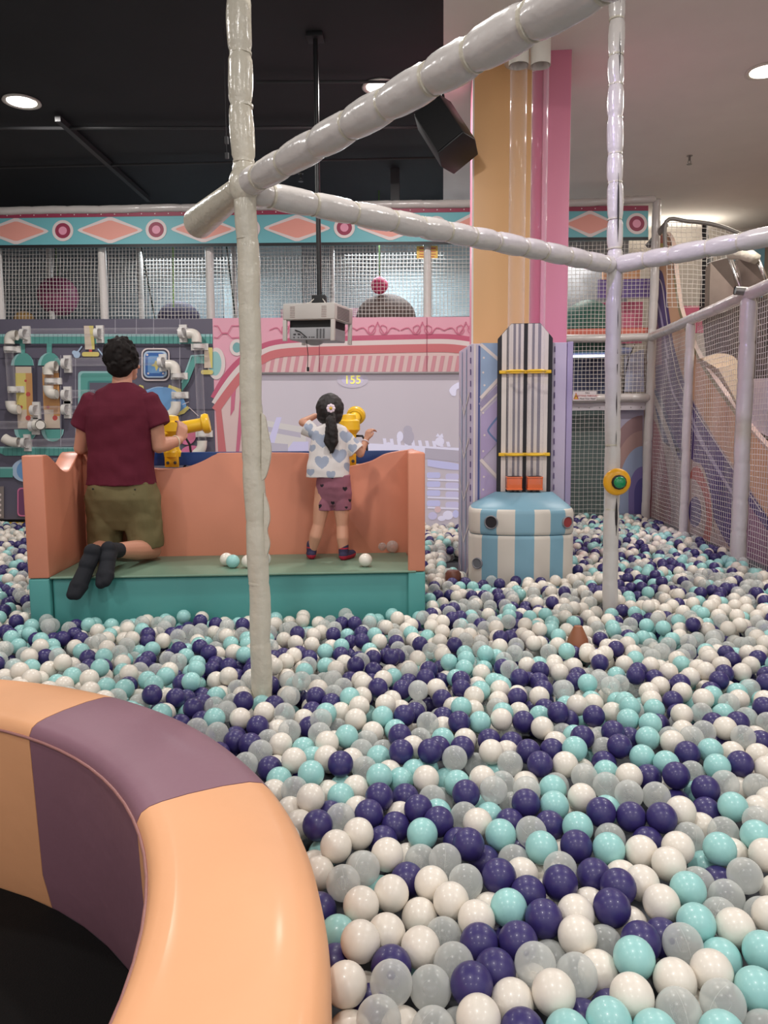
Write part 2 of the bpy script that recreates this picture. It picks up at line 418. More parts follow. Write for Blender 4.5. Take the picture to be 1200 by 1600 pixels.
# slits in the right post pads
def slit(z0, z1, wd, ang, yoff=0):
    pr = next(o for o in bpy.data.objects if o.get('label', '').startswith('right padded post with split seam' if z1 < ZB else 'right padded post with violet'))
    k = 10; vs = []
    for i in range(k+1):
        z = z0+(z1-z0)*i/k
        c = PR[0].lerp(PR[1], (z-PZ)/(ZB-PZ)) if z < ZB else PR[1].lerp(PR[2], (z-ZB)/(CEIL-ZB))
        h = wd*math.sin(math.pi*min(max(i/k, .04), .96))
        for s_ in (-1, 1):
            a = -math.pi/2+ang+s_*h/.047
            vs.append((c.x+.0478*math.cos(a), c.y+.0478*math.sin(a), z))
    m = MB(); m.add(vs, [(2*i, 2*i+1, 2*i+3, 2*i+2) for i in range(k)])
    obj('seam_gap', m, mat('dark_gap', (40, 34, 38), .7), pr, label='dark open slit in the pad')
for z0, z1, wd, ang in ((2.47, 2.85, .006, .2), (3.35, 3.6, .003, .25), (3.75, 4.15, .005, .25), (1.98, 2.1, .002, .3), (1.72, 1.87, .003, .3), (1.48, 1.62, .003, .28), (1.3, 1.4, .002, .28), (.78, 1.0, .009, .45)): slit(z0, z1, wd, ang)
# round push button
p = aty(964, 753, 4.562); t = thing('push_button', 'yellow disc with black collar and green button on the right post', 'push button', p)
m = MB(); m.lathe([(0, .02), (.062, .02), (.077, .012), (.079, 0), (.072, -.016), (.05, -.022), (0, -.022)], 40, c=p, axis='y'); obj('yellow_disc', m, mat('amber_plastic', (240, 172, 30), .3), t, smooth=True)
q = p+Vector((.006, -.02, 0)); m = MB(); m.lathe([(.0, 0), (.043, 0), (.043, -.016), (.036, -.024), (0, -.024)], 12, c=q, axis='y'); obj('collar', m, M_black, t, smooth='auto', bevel=.002)
m = MB(); m.lathe([(.034, -.02), (.034, -.032), (.028, -.04), (.012, -.044), (0, -.045)], 32, c=q, axis='y'); obj('green_button', m, mat('green_plastic', (18, 138, 84), .2, coat=.5), t, smooth=True)

# ------------------------------------------------------------------ padded ring
a1 = math.atan2(*((atz(56, 1130, RT).xy-RC).yx)); a2 = math.atan2(*((atz(216, 1264, RT).xy-RC).yx))
step = a1-a2
ring = thing('padded_ring', 'curved peach and mauve padded ring wall around the black mat', 'padded ring', (RC.x, RC.y, 0))
prof = [(RI+.045, 0), (RI+.02, .12), (RI+.004, RT-.06), (RI+.004, RT-.03), (RI+.014, RT-.010), (RI+.032, RT+.0), (RI+.06, RT+.005), (RI+.12, RT+.009), (RI+.2, RT+.009), (RO-.06, RT+.004), (RO-.028, RT-.006), (RO-.008, RT-.028), (RO, RT-.07), (RO, RT-.3), (RO-.02, PZ), (RO-.02, 0)]
k = 0; a = a1+step*2
while k < int(2*math.pi/step):
    aa = a-step*(k+1)
    kk = int(2*math.pi/step)
    s0 = aa; s1 = aa+step
    m = MB(); e = .0012
    m.lathe(prof, 24, a0=s0+e, a1=s1-e, c=(RC.x, RC.y, 0))
    obj('padded_section', m, M_mauve if k % 2 == 0 else M_ringpeach, ring, smooth='auto', angle=50, label='mauve section' if k % 2 == 0 else 'peach section')
    k += 1
m = MB(); m.tube([(RC.x+(RI+.002)*math.cos(i/96*6.2832), RC.y+(RI+.002)*math.sin(i/96*6.2832), RT-.036) for i in range(96)], .0045, 8, closed=True)
obj('piping', m, M_piping, ring, smooth=True)
m = MB(); m.lathe([(0, .006), (RI+.04, .006), (RI+.045, .001)], 64, c=(RC.x, RC.y, 0))
solo('floor_mat', 'black round mat on the floor inside the padded ring', 'mat', m, M_mat, (RC.x, RC.y, 0))

# ------------------------------------------------------------------ bench
BP0 = Vector((-2.305, 4.06, 0)); BP1 = Vector((-.10, 4.36, 0)); BW = (BP1-BP0).length; BA = math.atan2(BP1.y-BP0.y, BP1.x-BP0.x)
BM = Matrix.Translation(BP0) @ Matrix.Rotation(BA, 4, 'Z'); BI = BM.inverted()
def blocal(px, py, v):
    """pixel on the plane local y = v of the bench, as bench coordinates"""
    o = BI @ CC; d = (BI @ (CC+ray(px, py)))-o; return o+d*((v-o.y)/d.y)
ST, BT, TH, BD = .60, 1.285, .115, .66
bench = thing('padded_bench', 'long peach bench with scalloped back and teal base in the ball pit', 'bench', BP0)
def bobj(name, m, mt, **k):
    m.M = None; m.v = [tuple(BM @ Vector(p)) for p in m.v]; return obj(name, m, mt, bench, **k)
m = MB(); m.box((TH+.003, .025, PZ), (BW-.06, BD, ST-.006)); bobj('base', m, M_teal, bevel=.018, label='teal vinyl front')
m = MB(); m.box((TH+.002, -.004, ST-.005), (BW-.052, BD-.002, ST+.008)); bobj('seat', m, M_sage, bevel=.006, label='sage green seat top')
# back with two scoops (heights follow the profile seen above the seat)
tops = [blocal(px, py, BD) for px, py in ((165, 709), (182, 716), (205, 727), (245, 733), (285, 731), (313, 722), (337, 710), (352, 708), (470, 708), (482, 712), (496, 720), (520, 728), (545, 729), (578, 722), (600, 711), (614, 707))]
top = [(0.0, BT), (max(tops[0].x-.05, .05), BT)]+[(p.x, min(p.z, BT)) for p in tops]+[(BW, BT)]
top = [top[0]]+smooth_curve(top[1:-1], 5)+[top[-1]]
m = MB(); m.prism([(0, BD, PZ)]+[(x, BD, z) for x, z in top]+[(BW, BD, PZ)], (0, TH, 0)); bobj('backrest', m, M_peach, bevel=.012)
# sides with a scoop, their lower part teal
sp_ = smooth_curve([(0, BT), (.08, BT), (.18, BT-.04), (.30, BT-.095), (.40, BT-.105), (.50, BT-.06), (.60, BT-.004), (BD, BT)], 5)
for side, x0 in (('left', 0), ('right', BW-TH)):
    if side == 'right':
        x0 = BW-.10; pl_ = [(x0, 0), (BW, 0), (BW, BD), (x0+.06, BD)]
        m = MB(); m.prism([(a_, b_, ST) for a_, b_ in pl_], (0, 0, BT-ST)); bobj('side_panel', m, M_peach, bevel=.012)
        m = MB(); m.prism([(a_, b_, PZ) for a_, b_ in pl_], (0, 0, ST-.002-PZ)); bobj('side_base', m, M_teal, bevel=.01, label='teal lower side block')
        continue
    m = MB(); m.prism([(x0, 0, ST)]+[(x0, y, z) for y, z in (sp_ if side == 'left' else [(0, BT), (BD, BT)])]+[(x0, BD, ST)], (TH, 0, 0)); bobj('side_panel', m, M_peach, bevel=.012)
    m = MB(); m.box((x0, 0, PZ), (x0+TH, BD, ST-.002)); bobj('side_base', m, M_teal, bevel=.01, label='teal lower side block')
# blue rail with two cannons behind the backrest
RV = BD+TH+.13
def bw(x, y, z): return BM @ Vector((x, y, z))
m = MB(); m.M = BM
za = blocal(250, 723, RV).z; zb = blocal(250, 707, RV).z; xr = blocal(612, 707, RV).x
m.box((.15, RV, za-.02), (xr+.05, RV+.05, zb))
for xx in (.3, BW*.5, BW-.35): m.box((xx, RV, PZ), (xx+.05, RV+.05, za-.02))
m.M = None
solo('cannon_rail', 'blue metal rail on posts behind the bench back', 'rail', m, mat('blue_metal', (28, 62, 122), .35), bw(.15, RV, PZ), bevel=.004)
def cannon(px, barrel, label, top):
    """base bracket on the rail, upright body with collar rings and a barrel"""
    q = blocal(px, 715, RV-.03); o = bw(q.x, RV-.03, zb-.02)
    t = thing('water_cannon', label, 'toy cannon', o)
    m = MB(); m.M = BM; m.box((q.x-.045, RV-.035, za-.03), (q.x+.045, RV-.002, zb+.01)); m.M = None
    obj('bracket', m, mat('ochre_metal', (222, 165, 22), .35), t, bevel=.003)
    for s_ in (-1, 1):
        c = bw(q.x+s_*.024, RV-.04, za+.0); m = MB(); m.lathe([(0, -.008), (.008, -.008), (.011, 0)], 10, c=c, axis='y'); obj('bolt', m, M_darkgrey, t)
    zt = top
    m = MB(); c = bw(q.x, RV+.01, 0)
    m.lathe([(0, zb-.03), (.055, zb-.03), (.06, zb), (.045, zb+.03), (.05, zt-.14), (.075, zt-.11), (.075, zt-.05), (.05, zt-.04), (.045, zt-.01), (0, zt)], 32, c=(c.x, c.y, 0))
    obj('body', m, M_yellow, t, smooth='auto')
    m = MB(); base = Vector((c.x, c.y, zt-.1)); e = base+Vector(barrel); dd = Vector(barrel).normalized()
    m.tube([base, base+dd*.05, e-dd*.05], [.05, .044, .042], 28)
    m.tube([e-dd*.055, e-dd*.045, e-dd*.02, e-dd*.002, e], [.045, .064, .068, .06, .05], 28, cap=False); m.tube([e-dd*.001, e-dd*.03], [.05, .04], 28)
    obj('barrel', m, M_yellow, t, smooth='auto', angle=50)
    m = MB(); h = base-dd*.03+Vector((0, -.05, -.02)); m.tube([base+Vector((0, -.02, -.02)), h+Vector((0, -.03, .0)), h+Vector((0, -.03, -.09))], [.016, .016, .013], 10)
    obj('handle', m, M_yellow, t, smooth=True)
    m = MB(); c0 = Vector((c.x+.04, c.y, zb+.1)); m.tube([c0, c0+Vector((.05, 0, .0)), c0+Vector((.08, 0, -.05)), c0+Vector((.08, .02, -.12)), c0+Vector((.03, .02, -.2)), c0+Vector((.0, .02, -.26))], .008, 8)
    obj('cable', m, M_black, t, smooth=True, label='black cable')
    return t
cannon(268, (.245, .05, .045), 'yellow toy cannon at left whose barrel points right', blocal(268, 648, RV).z)
cannon(546, (.03, .22, .10), 'yellow toy cannon in front of the girl, pointing at the screen', blocal(546, 646, RV).z)

# ------------------------------------------------------------------ back frame: banner, nets, boards
WY = 8.4           # plane of the boards at left and centre
WR = 9.3           # plane of the frame at right
def mural(name, parent, plane, items, off=.004, x=None):
    """printed artwork: flat shapes on the face of a board; items = (kind, data, material)"""
    m = MB(); ms = []; layer = 0
    def P(px, py, l):
        return aty(px, py, plane-off-l*.00012) if x is None else atx(px, py, x-off-l*.0004)
    for it in items:
        kd, data, mt = it
        layer += 1
        if mt not in ms: ms.append(mt)
        mi = ms.index(mt)
        if kd == 'poly': m.add([P(a_, b_, layer) for a_, b_ in data], [tuple(range(len(data)))], mi)
        elif kd == 'circ':
            cx, cy, r, ry = data if len(data) == 4 else (*data, data[2]); m.add([P(cx+r*math.cos(i/14*math.pi), cy+ry*math.sin(i/14*math.pi), layer) for i in range(28)], [tuple(range(28))], mi)
        elif kd == 'line':
            pts, wd = data; n = len(pts); vs = []
            for i in range(n):
                ax, ay = pts[max(i-1, 0)]; bx, by = pts[min(i+1, n-1)]; L = math.hypot(bx-ax, by-ay) or 1
                nx, ny = -(by-ay)/L*wd/2, (bx-ax)/L*wd/2; vs += [P(pts[i][0]+nx, pts[i][1]+ny, layer), P(pts[i][0]-nx, pts[i][1]-ny, layer)]
            m.add(vs, [(2*i, 2*i+1, 2*i+3, 2*i+2) for i in range(n-1)], mi)
    o = obj(name, m, ms, parent); return o
def rrect(x0, y0, x1, y1, r):
    out = []
    for cx, cy, a0 in ((x1-r, y0+r, -90), (x1-r, y1-r, 0), (x0+r, y1-r, 90), (x0+r, y0+r, 180)):
        for k in range(5):
            a_ = D2R(a0+22.5*k); out.append((cx+r*math.cos(a_), cy+r*math.sin(a_)))
    return out
def sm(ps, k=5): return smooth_curve(ps, k)
def board(name, label, cat, pts, plane, th, mtl, items=None, back=False):
    """a panel of thickness th whose outline is given on its plane"""
    W = [aty(px, py, plane) for px, py in pts]; o = thing(name, label, cat, (W[0].x, plane, min(p_.z for p_ in W)))
    m = MB(); m.prism(W, (0, th, 0)); obj('panel', m, mtl, o)
    if items: mural('print', o, plane, items)
    return o
I = mat
g1 = I('board_grey', (98, 94, 110), .45, var=.03); g2 = I('board_dark_line', (66, 62, 78), .5); gl = I('board_joint', (168, 164, 176), .5)
tl = I('print_teal', (92, 160, 152), .5); tl2 = I('print_pale_teal', (150, 196, 196), .5); tdk = I('print_dark_teal', (72, 128, 128), .5)
ye = I('print_yellow', (216, 200, 118), .5); ye2 = I('print_amber', (206, 152, 98), .5); cr = I('print_cream', (214, 196, 178), .5)
rd = I('print_red', (196, 84, 80), .5); lb = I('print_sky', (112, 158, 206), .5); lb2 = I('print_pale_blue', (176, 198, 222), .5)
bl = I('print_blue', (58, 104, 172), .5); pk = I('print_pink', (218, 118, 158), .5); pu = I('print_plum', (122, 70, 104), .5)
pinkb = I('board_pink', (230, 168, 186), .45, var=.02); rose = I('print_rose', (206, 112, 140), .5); crim = I('print_crimson', (196, 92, 122), .5)
coral = I('print_coral', (206, 116, 120), .5); offw = I('print_offwhite', (226, 212, 210), .5); mar = I('print_maroon', (150, 52, 80), .5)
peach2 = I('print_salmon', (232, 160, 146), .5); tealb = I('banner_teal', (112, 182, 190), .5, bump=.15, bscale=3); blk = I('banner_black', (30, 28, 32), .5)
it = []
for y_ in (560, 640, 708, 745): it.append(('line', ([(0, y_), (334, y_)], 1.2), g2))
for x_, ya, yb in ((118, 560, 700), (240, 498, 560), (213, 498, 525), (281, 498, 720), (60, 720, 800), (180, 498, 520)): it.append(('line', ([(x_, ya), (x_, yb)], 1), gl))
it += [('poly', [(0, 522), (332, 522), (332, 528), (0, 528)], tl2), ('poly', [(0, 526), (332, 526), (332, 537), (0, 537)], tl)]
for i in range(46): it.append(('line', ([(4+i*7.2, 522), (4+i*7.2, 537)], .7), tdk))
it += [('line', ([(0, 540), (332, 540)], 3), g2)]
for ox, cx in ((0, 36), (44, 78)):
    it += [('poly', [(cx-5, 537), (cx+3, 537), (cx+3, 553), (cx-5, 553)], tl), ('poly', [(cx-19, 571)]+[(cx-1-18*math.cos(k*math.pi/8), 571-20*math.sin(k*math.pi/8)) for k in range(9)]+[(cx+17, 571)], tl2),
           ('poly', [(cx-14, 571)]+[(cx+1-15*math.cos(k*math.pi/8), 571-20*math.sin(k*math.pi/8)) for k in range(9)]+[(cx+16, 571)], tl),
           ('poly', [(cx-12, 573), (cx+13, 573), (cx+16, 669), (cx-8, 669)], cr), ('poly', [(cx-12, 583), (cx+14, 583), (cx+15, 640), (cx-10, 640)], ye if ox == 0 else ye2),
           ('poly', [(cx+4, 583), (cx+14, 583), (cx+16, 650), (cx+6, 650)], ye2), ('circ', (cx+8, 616, 3.6), rd), ('circ', (cx+4, 595, 2), rd), ('circ', (cx+8, 653, 4), rd), ('circ', (cx-3, 636, 2.5), rd),
           ('line', ([(cx+16, 575), (cx+19, 669)], 3), g2),
           ('poly', [(cx-13, 671)]+[(cx+4-18*math.cos(k*math.pi/8), 671+19*math.sin(k*math.pi/8)) for k in range(9)]+[(cx+22, 671)], tl2),
           ('poly', [(cx-8, 671)]+[(cx+6-14*math.cos(k*math.pi/8), 671+19*math.sin(k*math.pi/8)) for k in range(9)]+[(cx+21, 671)], tl)]
it += [('poly', [(0, 700), (130, 700), (130, 712), (8, 712), (0, 708)], tl), ('line', ([(0, 699), (130, 700)], 2.5), tl2)]
for i in range(18): it.append(('line', ([(5+i*7.2, 700), (5+i*7.2, 712)], .7), tdk))
it += [('poly', rrect(122, 580, 190, 655, 6), tl2), ('poly', rrect(126, 583, 190, 655, 5), tl), ('poly', rrect(137, 595, 190, 655, 3), tdk), ('poly', [(140, 598), (190, 598), (190, 655), (140, 655)], g1),
       ('line', ([(95, 555), (95, 700)], 1), gl), ('line', ([(56, 560), (56, 668)], 3), g2),
       ('circ', (120, 554, 5.5), lb2), ('circ', (116, 551, 3.5), lb2), ('line', ([(122, 549), (128, 541)], 2), lb2), ('line', ([(153, 545), (162, 557)], 2), lb2),
       ('poly', [(131, 509), (146, 509), (148, 546), (133, 546)], cr), ('poly', [(139, 509), (146, 509), (148, 546), (144, 546)], ye), ('poly', [(139, 546), (144, 546), (144, 551), (139, 551)], rd), ('poly', rrect(128, 550, 155, 557, 3), ye),
       ('poly', rrect(221, 544, 265, 595, 9), offw), ('poly', rrect(223, 546, 263, 593, 8), g2), ('poly', rrect(224.5, 548.5, 261, 590, 7), lb2), ('poly', rrect(227, 551, 258, 588, 6), bl), ('poly', rrect(231, 556, 254, 583, 4), lb),
       ('circ', (230, 554.5, 1.7), offw), ('circ', (255, 554.5, 1.7), offw), ('circ', (231.5, 583.5, 1.7), offw), ('circ', (255, 583.5, 1.7), offw),
       ('poly', [(243, 563), (247, 566), (251, 562), (250, 568), (254, 572), (248, 573), (244, 580), (242, 573), (236, 571), (241, 568)], ye),
       ('poly', sm([(284, 600), (292, 578), (301, 557)], 4)+[(330, 557), (330, 568), (306, 568), (294, 598), (284, 612)], tl), ('line', ([(284, 598), (299, 556), (330, 554)], 2.5), tl2), ('line', ([(288, 612), (297, 598), (308, 570), (330, 570)], 2.5), g2)]
for i in range(4): it.append(('line', ([(306+i*7, 556), (306+i*7, 568)], .7), tdk))
it += [('poly', [(319, 542), (332, 544), (332, 575), (319, 575)], cr), ('poly', [(325, 543), (332, 543), (332, 575), (330, 575)], ye), ('poly', rrect(314, 578, 333, 585, 3), ye),
       ('poly', [(213, 612), (218, 601), (224, 603), (226, 612)], ye), ('poly', [(261, 610), (264, 601), (283, 608), (283, 616)], ye),
       ('poly', [(210, 640)]+[(250-42*math.cos(k*math.pi/12), 640-36*math.sin(k*math.pi/12)) for k in range(13)]+[(296, 640), (280, 647), (214, 645)], lb), ('line', (sm([(214, 620), (240, 606), (255, 605)]), 1), lb2),
       ('poly', [(262, 648), (280, 644), (293, 634), (296, 638), (288, 646), (270, 652)], ye), ('line', ([(285, 632), (295, 628)], 1), offw), ('line', ([(295, 636), (310, 650)], 1), offw),
       ('circ', (292, 681, 14, 14), pk), ('circ', (297, 677, 10, 11), rose), ('poly', [(208, 705), (255, 705), (255, 712), (208, 712)], rose), ('circ', (300, 708, 18, 12), pk),
       ('circ', (40, 735, 22, 18), lb2), ('circ', (42, 735, 16, 16), lb), ('circ', (106, 735, 16, 16), lb), ('circ', (100, 735, 14, 15), bl),
       ('poly', [(0, 731), (20, 731), (20, 746), (0, 746)], tl), ('line', ([(0, 731), (20, 731)], 2.5), tl2), ('poly', rrect(27, 762, 60, 807, 6), pk), ('poly', rrect(29, 764, 60, 805, 5), pu),
       ('poly', [(-8, 760), (6, 760), (6, 810), (-8, 810)], I('print_taupe', (140, 128, 124), .5))]
for k in range(5): it.append(('circ', (0, 773+k*8, 2), offw))
board('game_board', 'grey wall board printed with teal pipes, flasks and a blue badge', 'wall board', [(-90, 499), (332, 498), (339, 810), (-90, 812)], WY, .06, g1, it)
m = MB(); p0 = aty(-90, 812, WY-.05); p1 = aty(45, 812, WY-.05); m.box((p0.x, WY-.08, PZ), (aty(200, 800, WY).x, WY, aty(0, 817, WY-.08).z))
solo('yellow_kerb', 'yellow padded kerb under the grey pipe board', 'kerb', m, mat('yellow_vinyl', (222, 178, 52), .4), (p0.x, WY, PZ), bevel=.01)
# pink arched board around the screen
it = [('poly', [(332, 497), (737, 495), (737, 583), (400, 585), (400, 815), (339, 815)], pinkb)]
arc = lambda o: sm([(333+o*.2, 622+o*1.1), (350+o*.6, 592+o*.9), (372+o*.7, 566+o*.8), (402+o*.4, 545+o), (440, 534+o), (520, 530+o), (640, 527+o), (700, 526.5+o), (738, 531+o)], 5)
it += [('line', (arc(0), 9), crim), ('line', (arc(8), 9), offw)]
under = [(x_, y_) for x_, y_ in arc(22)]
it.append(('poly', under+[(738, 583), (400, 585), (400, 815), (339, 815), (337, 660)], I('print_pale_pink', (224, 196, 194), .5)))
for i in range(28):
    x_ = 408+i*12.6; it.append(('poly', [(x_+4, 556), (x_+10, 556), (x_+5, 584), (x_-1, 584)], I('print_stripe_pink', (212, 150, 160), .5)))
it += [('poly', [(337, 640), (344, 625), (355, 720), (355, 815), (347, 815)], coral), ('poly', [(362, 600), (370, 590), (366, 640), (360, 650)], rose), ('poly', [(375, 620), (382, 585), (388, 580), (372, 720), (366, 740)], rose), ('poly', [(388, 700), (397, 640), (397, 720), (388, 800)], rose)]
it += [('line', (arc(17.5), 13), coral)]
it += [('circ', (338, 568, 14, 25), offw), ('circ', (336, 568, 10, 19), tl2), ('circ', (370, 543, 11, 13), offw), ('circ', (370, 543, 6.5, 8), I('print_grey_teal', (120, 170, 172), .5))]
for cx_, s_ in ((455, 1), (525, 1), (590, 1), (660, 1), (728, 1)):
    it += [('line', (sm([(cx_-34, 516), (cx_-22, 512), (cx_-12, 522), (cx_-2, 508), (cx_, 503), (cx_+2, 508), (cx_+12, 522), (cx_+22, 512), (cx_+34, 516)], 4), 1.5), rose),
           ('line', (sm([(cx_-14, 511), (cx_-7, 508), (cx_-3, 516), (cx_-8, 522), (cx_-14, 518), (cx_-14, 511)], 4), 1.3), rose), ('line', (sm([(cx_+14, 511), (cx_+7, 508), (cx_+3, 516), (cx_+8, 522), (cx_+14, 518), (cx_+14, 511)], 4), 1.3), rose)]
it += [('line', ([(334, 509), (340, 509), (346, 520), (356, 520), (362, 509), (376, 509)], 1.5), rose), ('line', ([(334, 527), (340, 528), (347, 521), (355, 521), (362, 528), (374, 527)], 1.5), rose)]
it += [('line', ([(499, 496), (499, 584)], 1), mar), ('line', ([(667, 496), (667, 584)], 1), mar)]
o = board('pink_board', 'pink printed board with striped arch above and left of the screen', 'wall board', [(332, 497), (740, 495), (740, 584), (404, 586), (404, 816), (339, 816)], WY, .06, pinkb, it[1:])
p0 = aty(400, 584, WY); p1 = aty(737, 583, WY); m = MB(); m.tube([Vector((p0.x, WY-.01, p0.z)), Vector((p1.x, WY-.01, p1.z))], .016, 12)
obj('edge_trim', m, mat('grey_trim', (150, 146, 148), .4), o, smooth=True)
# projection screen with the game picture
scr = thing('projection_screen', 'pale projected game screen reading 155 behind the bench', 'screen', (aty(400, 815, WY).x, WY+.03, PZ))
m = MB(); p0 = aty(402, 584, WY+.03); p1 = aty(742, 826, WY+.03); m.box((p0.x, WY+.03, PZ), (p1.x, WY+.09, p0.z)); obj('screen_sheet', m, mat('screen_glow', (178, 170, 178), .6, emit=.42), scr)
e = lambda n, c, s_: mat(n, c, .6, emit=s_)
s1 = e('proj_lilac', (176, 171, 200), .5); s2 = e('proj_cream', (186, 181, 180), .42); s3 = e('proj_blue', (172, 172, 208), .5); s4 = e('proj_white', (198, 195, 214), .52); s5 = e('proj_grey', (166, 160, 174), .38); s6 = e('proj_orange', (196, 170, 174), .42)
it = [('poly', [(405, 655), (478, 668), (478, 705), (405, 705)], s2), ('poly', [(405, 664), (470, 676), (470, 684), (405, 672)], s5), ('poly', sm([(413, 706), (432, 652), (440, 652), (425, 706)], 1), s1), ('poly', [(446, 706), (458, 690), (482, 690), (482, 706)], s1),
      ('poly', [(405, 690), (450, 694), (450, 706), (405, 706)], s5), ('poly', [(560, 692), (718, 700), (718, 712), (560, 706)], s4)]
for i in range(10): it.append(('poly', [(598+i*11, 685+i*.6), (603+i*11, 685+i*.6), (605+i*11, 698), (600+i*11, 698)], s4))
it += [('circ', (638, 683, 9, 12), s5), ('circ', (637, 672, 7, 7), s5), ('circ', (625, 682, 5, 8), s4), ('circ', (687, 690, 7, 7), s4), ('poly', [(681, 682), (684, 677), (687, 681), (691, 677), (693, 684)], s4), ('circ', (607, 694, 4, 3), s4),
       ('poly', [(664, 700), (718, 704), (718, 722), (664, 716)], s5), ('poly', sm([(668, 718), (700, 722), (718, 726), (718, 734), (690, 732), (668, 728)], 3), s3)]
for y_ in (738, 752, 766, 782): it += [('poly', rrect(667, y_, 688, y_+9, 3), s3), ('poly', rrect(696, y_+2, 717, y_+12, 4), s1), ('line', ([(668, y_+11), (718, y_+13)], 2.5), s4)]
it += [('circ', (684, 796, 5, 5), s6), ('circ', (700, 805, 8, 7), s4), ('circ', (676, 806, 7, 6), s1), ('circ', (712, 803, 5, 6), s3), ('circ', (690, 810, 6, 4), s4),
       ('poly', sm([(706, 618), (702, 610), (708, 602), (718, 597), (726, 598), (726, 606), (714, 608), (712, 618), (706, 618)], 4), s4), ('circ', (551, 594, 24, 12), e('proj_halo', (179, 171, 184), .43)), ('circ', (551, 594, 17, 8), e('proj_halo_core', (180, 172, 198), .46))]
mural('game_picture', scr, WY+.03, it)
p = aty(551, 594, WY+.03-.016); child_text('score_digits', '155', .125, e('proj_yellow', (228, 220, 96), .8), p, (math.pi/2, 0, 0), scr)

# upper storey: rail, banner, nets and posts
def banner(px0, px1, plane, label, circ, dia, yt, yb):
    """yt, yb: functions giving the pixel row of the top and bottom edges"""
    t = thing('printed_banner', label, 'banner', tuple(aty(px0, yb(px0), plane)), 'banner strips')
    m = MB(); m.prism([aty(px0, yt(px0), plane), aty(px1, yt(px1), plane), aty(px1, yb(px1), plane), aty(px0, yb(px0), plane)], (0, .012, 0)); obj('sheet', m, tealb, t)
    it = []
    n = 14; xs = [px0+(px1-px0)*i/n for i in range(n+1)]
    it.append(('poly', [(x_, yt(x_)) for x_ in xs]+[(x_, yt(x_)+8) for x_ in reversed(xs)], mar))
    it.append(('poly', [(x_, yb(x_)-5) for x_ in xs]+[(x_, yb(x_)) for x_ in reversed(xs)], blk))
    mid = lambda x_: (yt(x_)+yb(x_))/2+1
    for x_, wd in dia:
        for s_, mt in ((1, offw), (.86, peach2)):
            h = 21*(s_ if s_ == 1 else .74); it.append(('poly', [(max(min(x_+dx*wd*s_, px1), px0), mid(x_)+dy*h) for dx, dy in ((-1, 0), (-.94, -.12), (-.06, -.97), (.06, -.97), (.94, -.12), (1, 0), (.94, .12), (.06, .97), (-.06, .97), (-.94, .12))], mt))
    for x_ in circ:
        if px0+16 < x_ < px1-14: it += [('circ', (x_, mid(x_), 16.5), offw), ('circ', (x_, mid(x_), 12), mar), ('circ', (x_, mid(x_), 6.5), I('print_light_pink', (226, 152, 176), .5))]
    for x_ in range(int(px0)+8, int(px1)-4, 21): it.append(('circ', (x_, yt(x_)+4, .9), offw))
    mural('print', t, plane, it, off=.003)
    return t
ytL = lambda x_: 333-.0135*x_; ybL = lambda x_: 388-.0085*x_
banner(-60, 737, WY-.03, 'teal banner with salmon diamonds and maroon rings above the left nets', [-46, 98, 244, 390, 538, 682], [(25, 51), (172, 51), (318, 51), (464, 52), (610, 52), (752, 52)], ytL, ybL)
ytR = lambda x_: 322-.006*(x_-888)-.0; ybR = lambda x_: 376-.006*(x_-888)
banner(880, 1013, WR-.03, 'teal banner piece with one diamond and ring right of the column', [995], [(922, 42)], ytR, ybR)
padded('padded_rail', 'long white padded rail along the top of the left banner', (aty(-80, 331, WY-.03), aty(742, 318, WY-.03)), .043, .4, 'padded rails of the back frame', M_white_pad, 21, straps=False, pinch=.08, cat='padded rail')
padded('padded_rail', 'white padded rail on top of the right banner', (aty(885, 318, WR-.03), aty(1024, 311, WR-.03)), .043, .4, 'padded rails of the back frame', M_white_pad, 22, straps=False, pinch=.08, cat='padded rail')

def net(name, label, quad, pitch, r=.0042, sag=.006, seed=0, group=None, off=None):
    """square mesh net of cords spanning quad = bottom-left, bottom-right, top-right, top-left"""
    A, B, C_, D = [Vector(q) for q in quad]
    nu = max(2, int((B-A).length/pitch)); nv = max(2, int((D-A).length/pitch)); vs = []; fs = []
    nm = (B-A).cross(D-A).normalized()
    U = (B-A).normalized(); V = (D-A).normalized()
    def P(u, v):
        q = A.lerp(B, u).lerp(D.lerp(C_, u), v)
        q = q+U*(sag*noise.noise(Vector((u*nu*.18, v*nv*.22, seed))))+V*(sag*noise.noise(Vector((u*nu*.2, v*nv*.15, seed+9))))+nm*(sag*3*noise.noise(Vector((u*4, v*3, seed+5)))*math.sin(math.pi*v))
        if off: q = q+off(u, v)
        return q
    def strand(pts, s1_, s2_):
        o = len(vs); k = len(pts)
        for q in pts: vs.extend([q+s1_*r, q-s1_*r*.5+s2_*r*.87, q-s1_*r*.5-s2_*r*.87])
        for i in range(k-1):
            for j in range(3):
                a = o+3*i+j; c = o+3*i+(j+1) % 3; fs.append((a, c, c+3, a+3))
    kv = max(6, nv//2); ku = max(8, nu//3)
    for i in range(nu+1): strand([P(i/nu, j/kv) for j in range(kv+1)], U, nm)
    for j in range(nv+1): strand([P(i/ku, j/nv) for i in range(ku+1)], V, nm)
    m = MB(); m.add(vs, fs)
    return solo(name, label, 'net', m, M_net, A, group, smooth=True)
def Q(x0, yb0, x1, yb1, yt1, yt0, y): return [aty(x0, yb0, y), aty(x1, yb1, y), aty(x1, yt1, y), aty(x0, yt0, y)]
net('safety_net', 'white square net below the banner, above the grey board', Q(-60, 500, 334, 498, 384, 387, WY+.14), .040, seed=1, r=.0026, sag=.005)
net('safety_net', 'white square net below the banner, above the pink board', Q(334, 498, 740, 495, 381, 384, WY+.14), .040, seed=2, r=.0026, sag=.005)
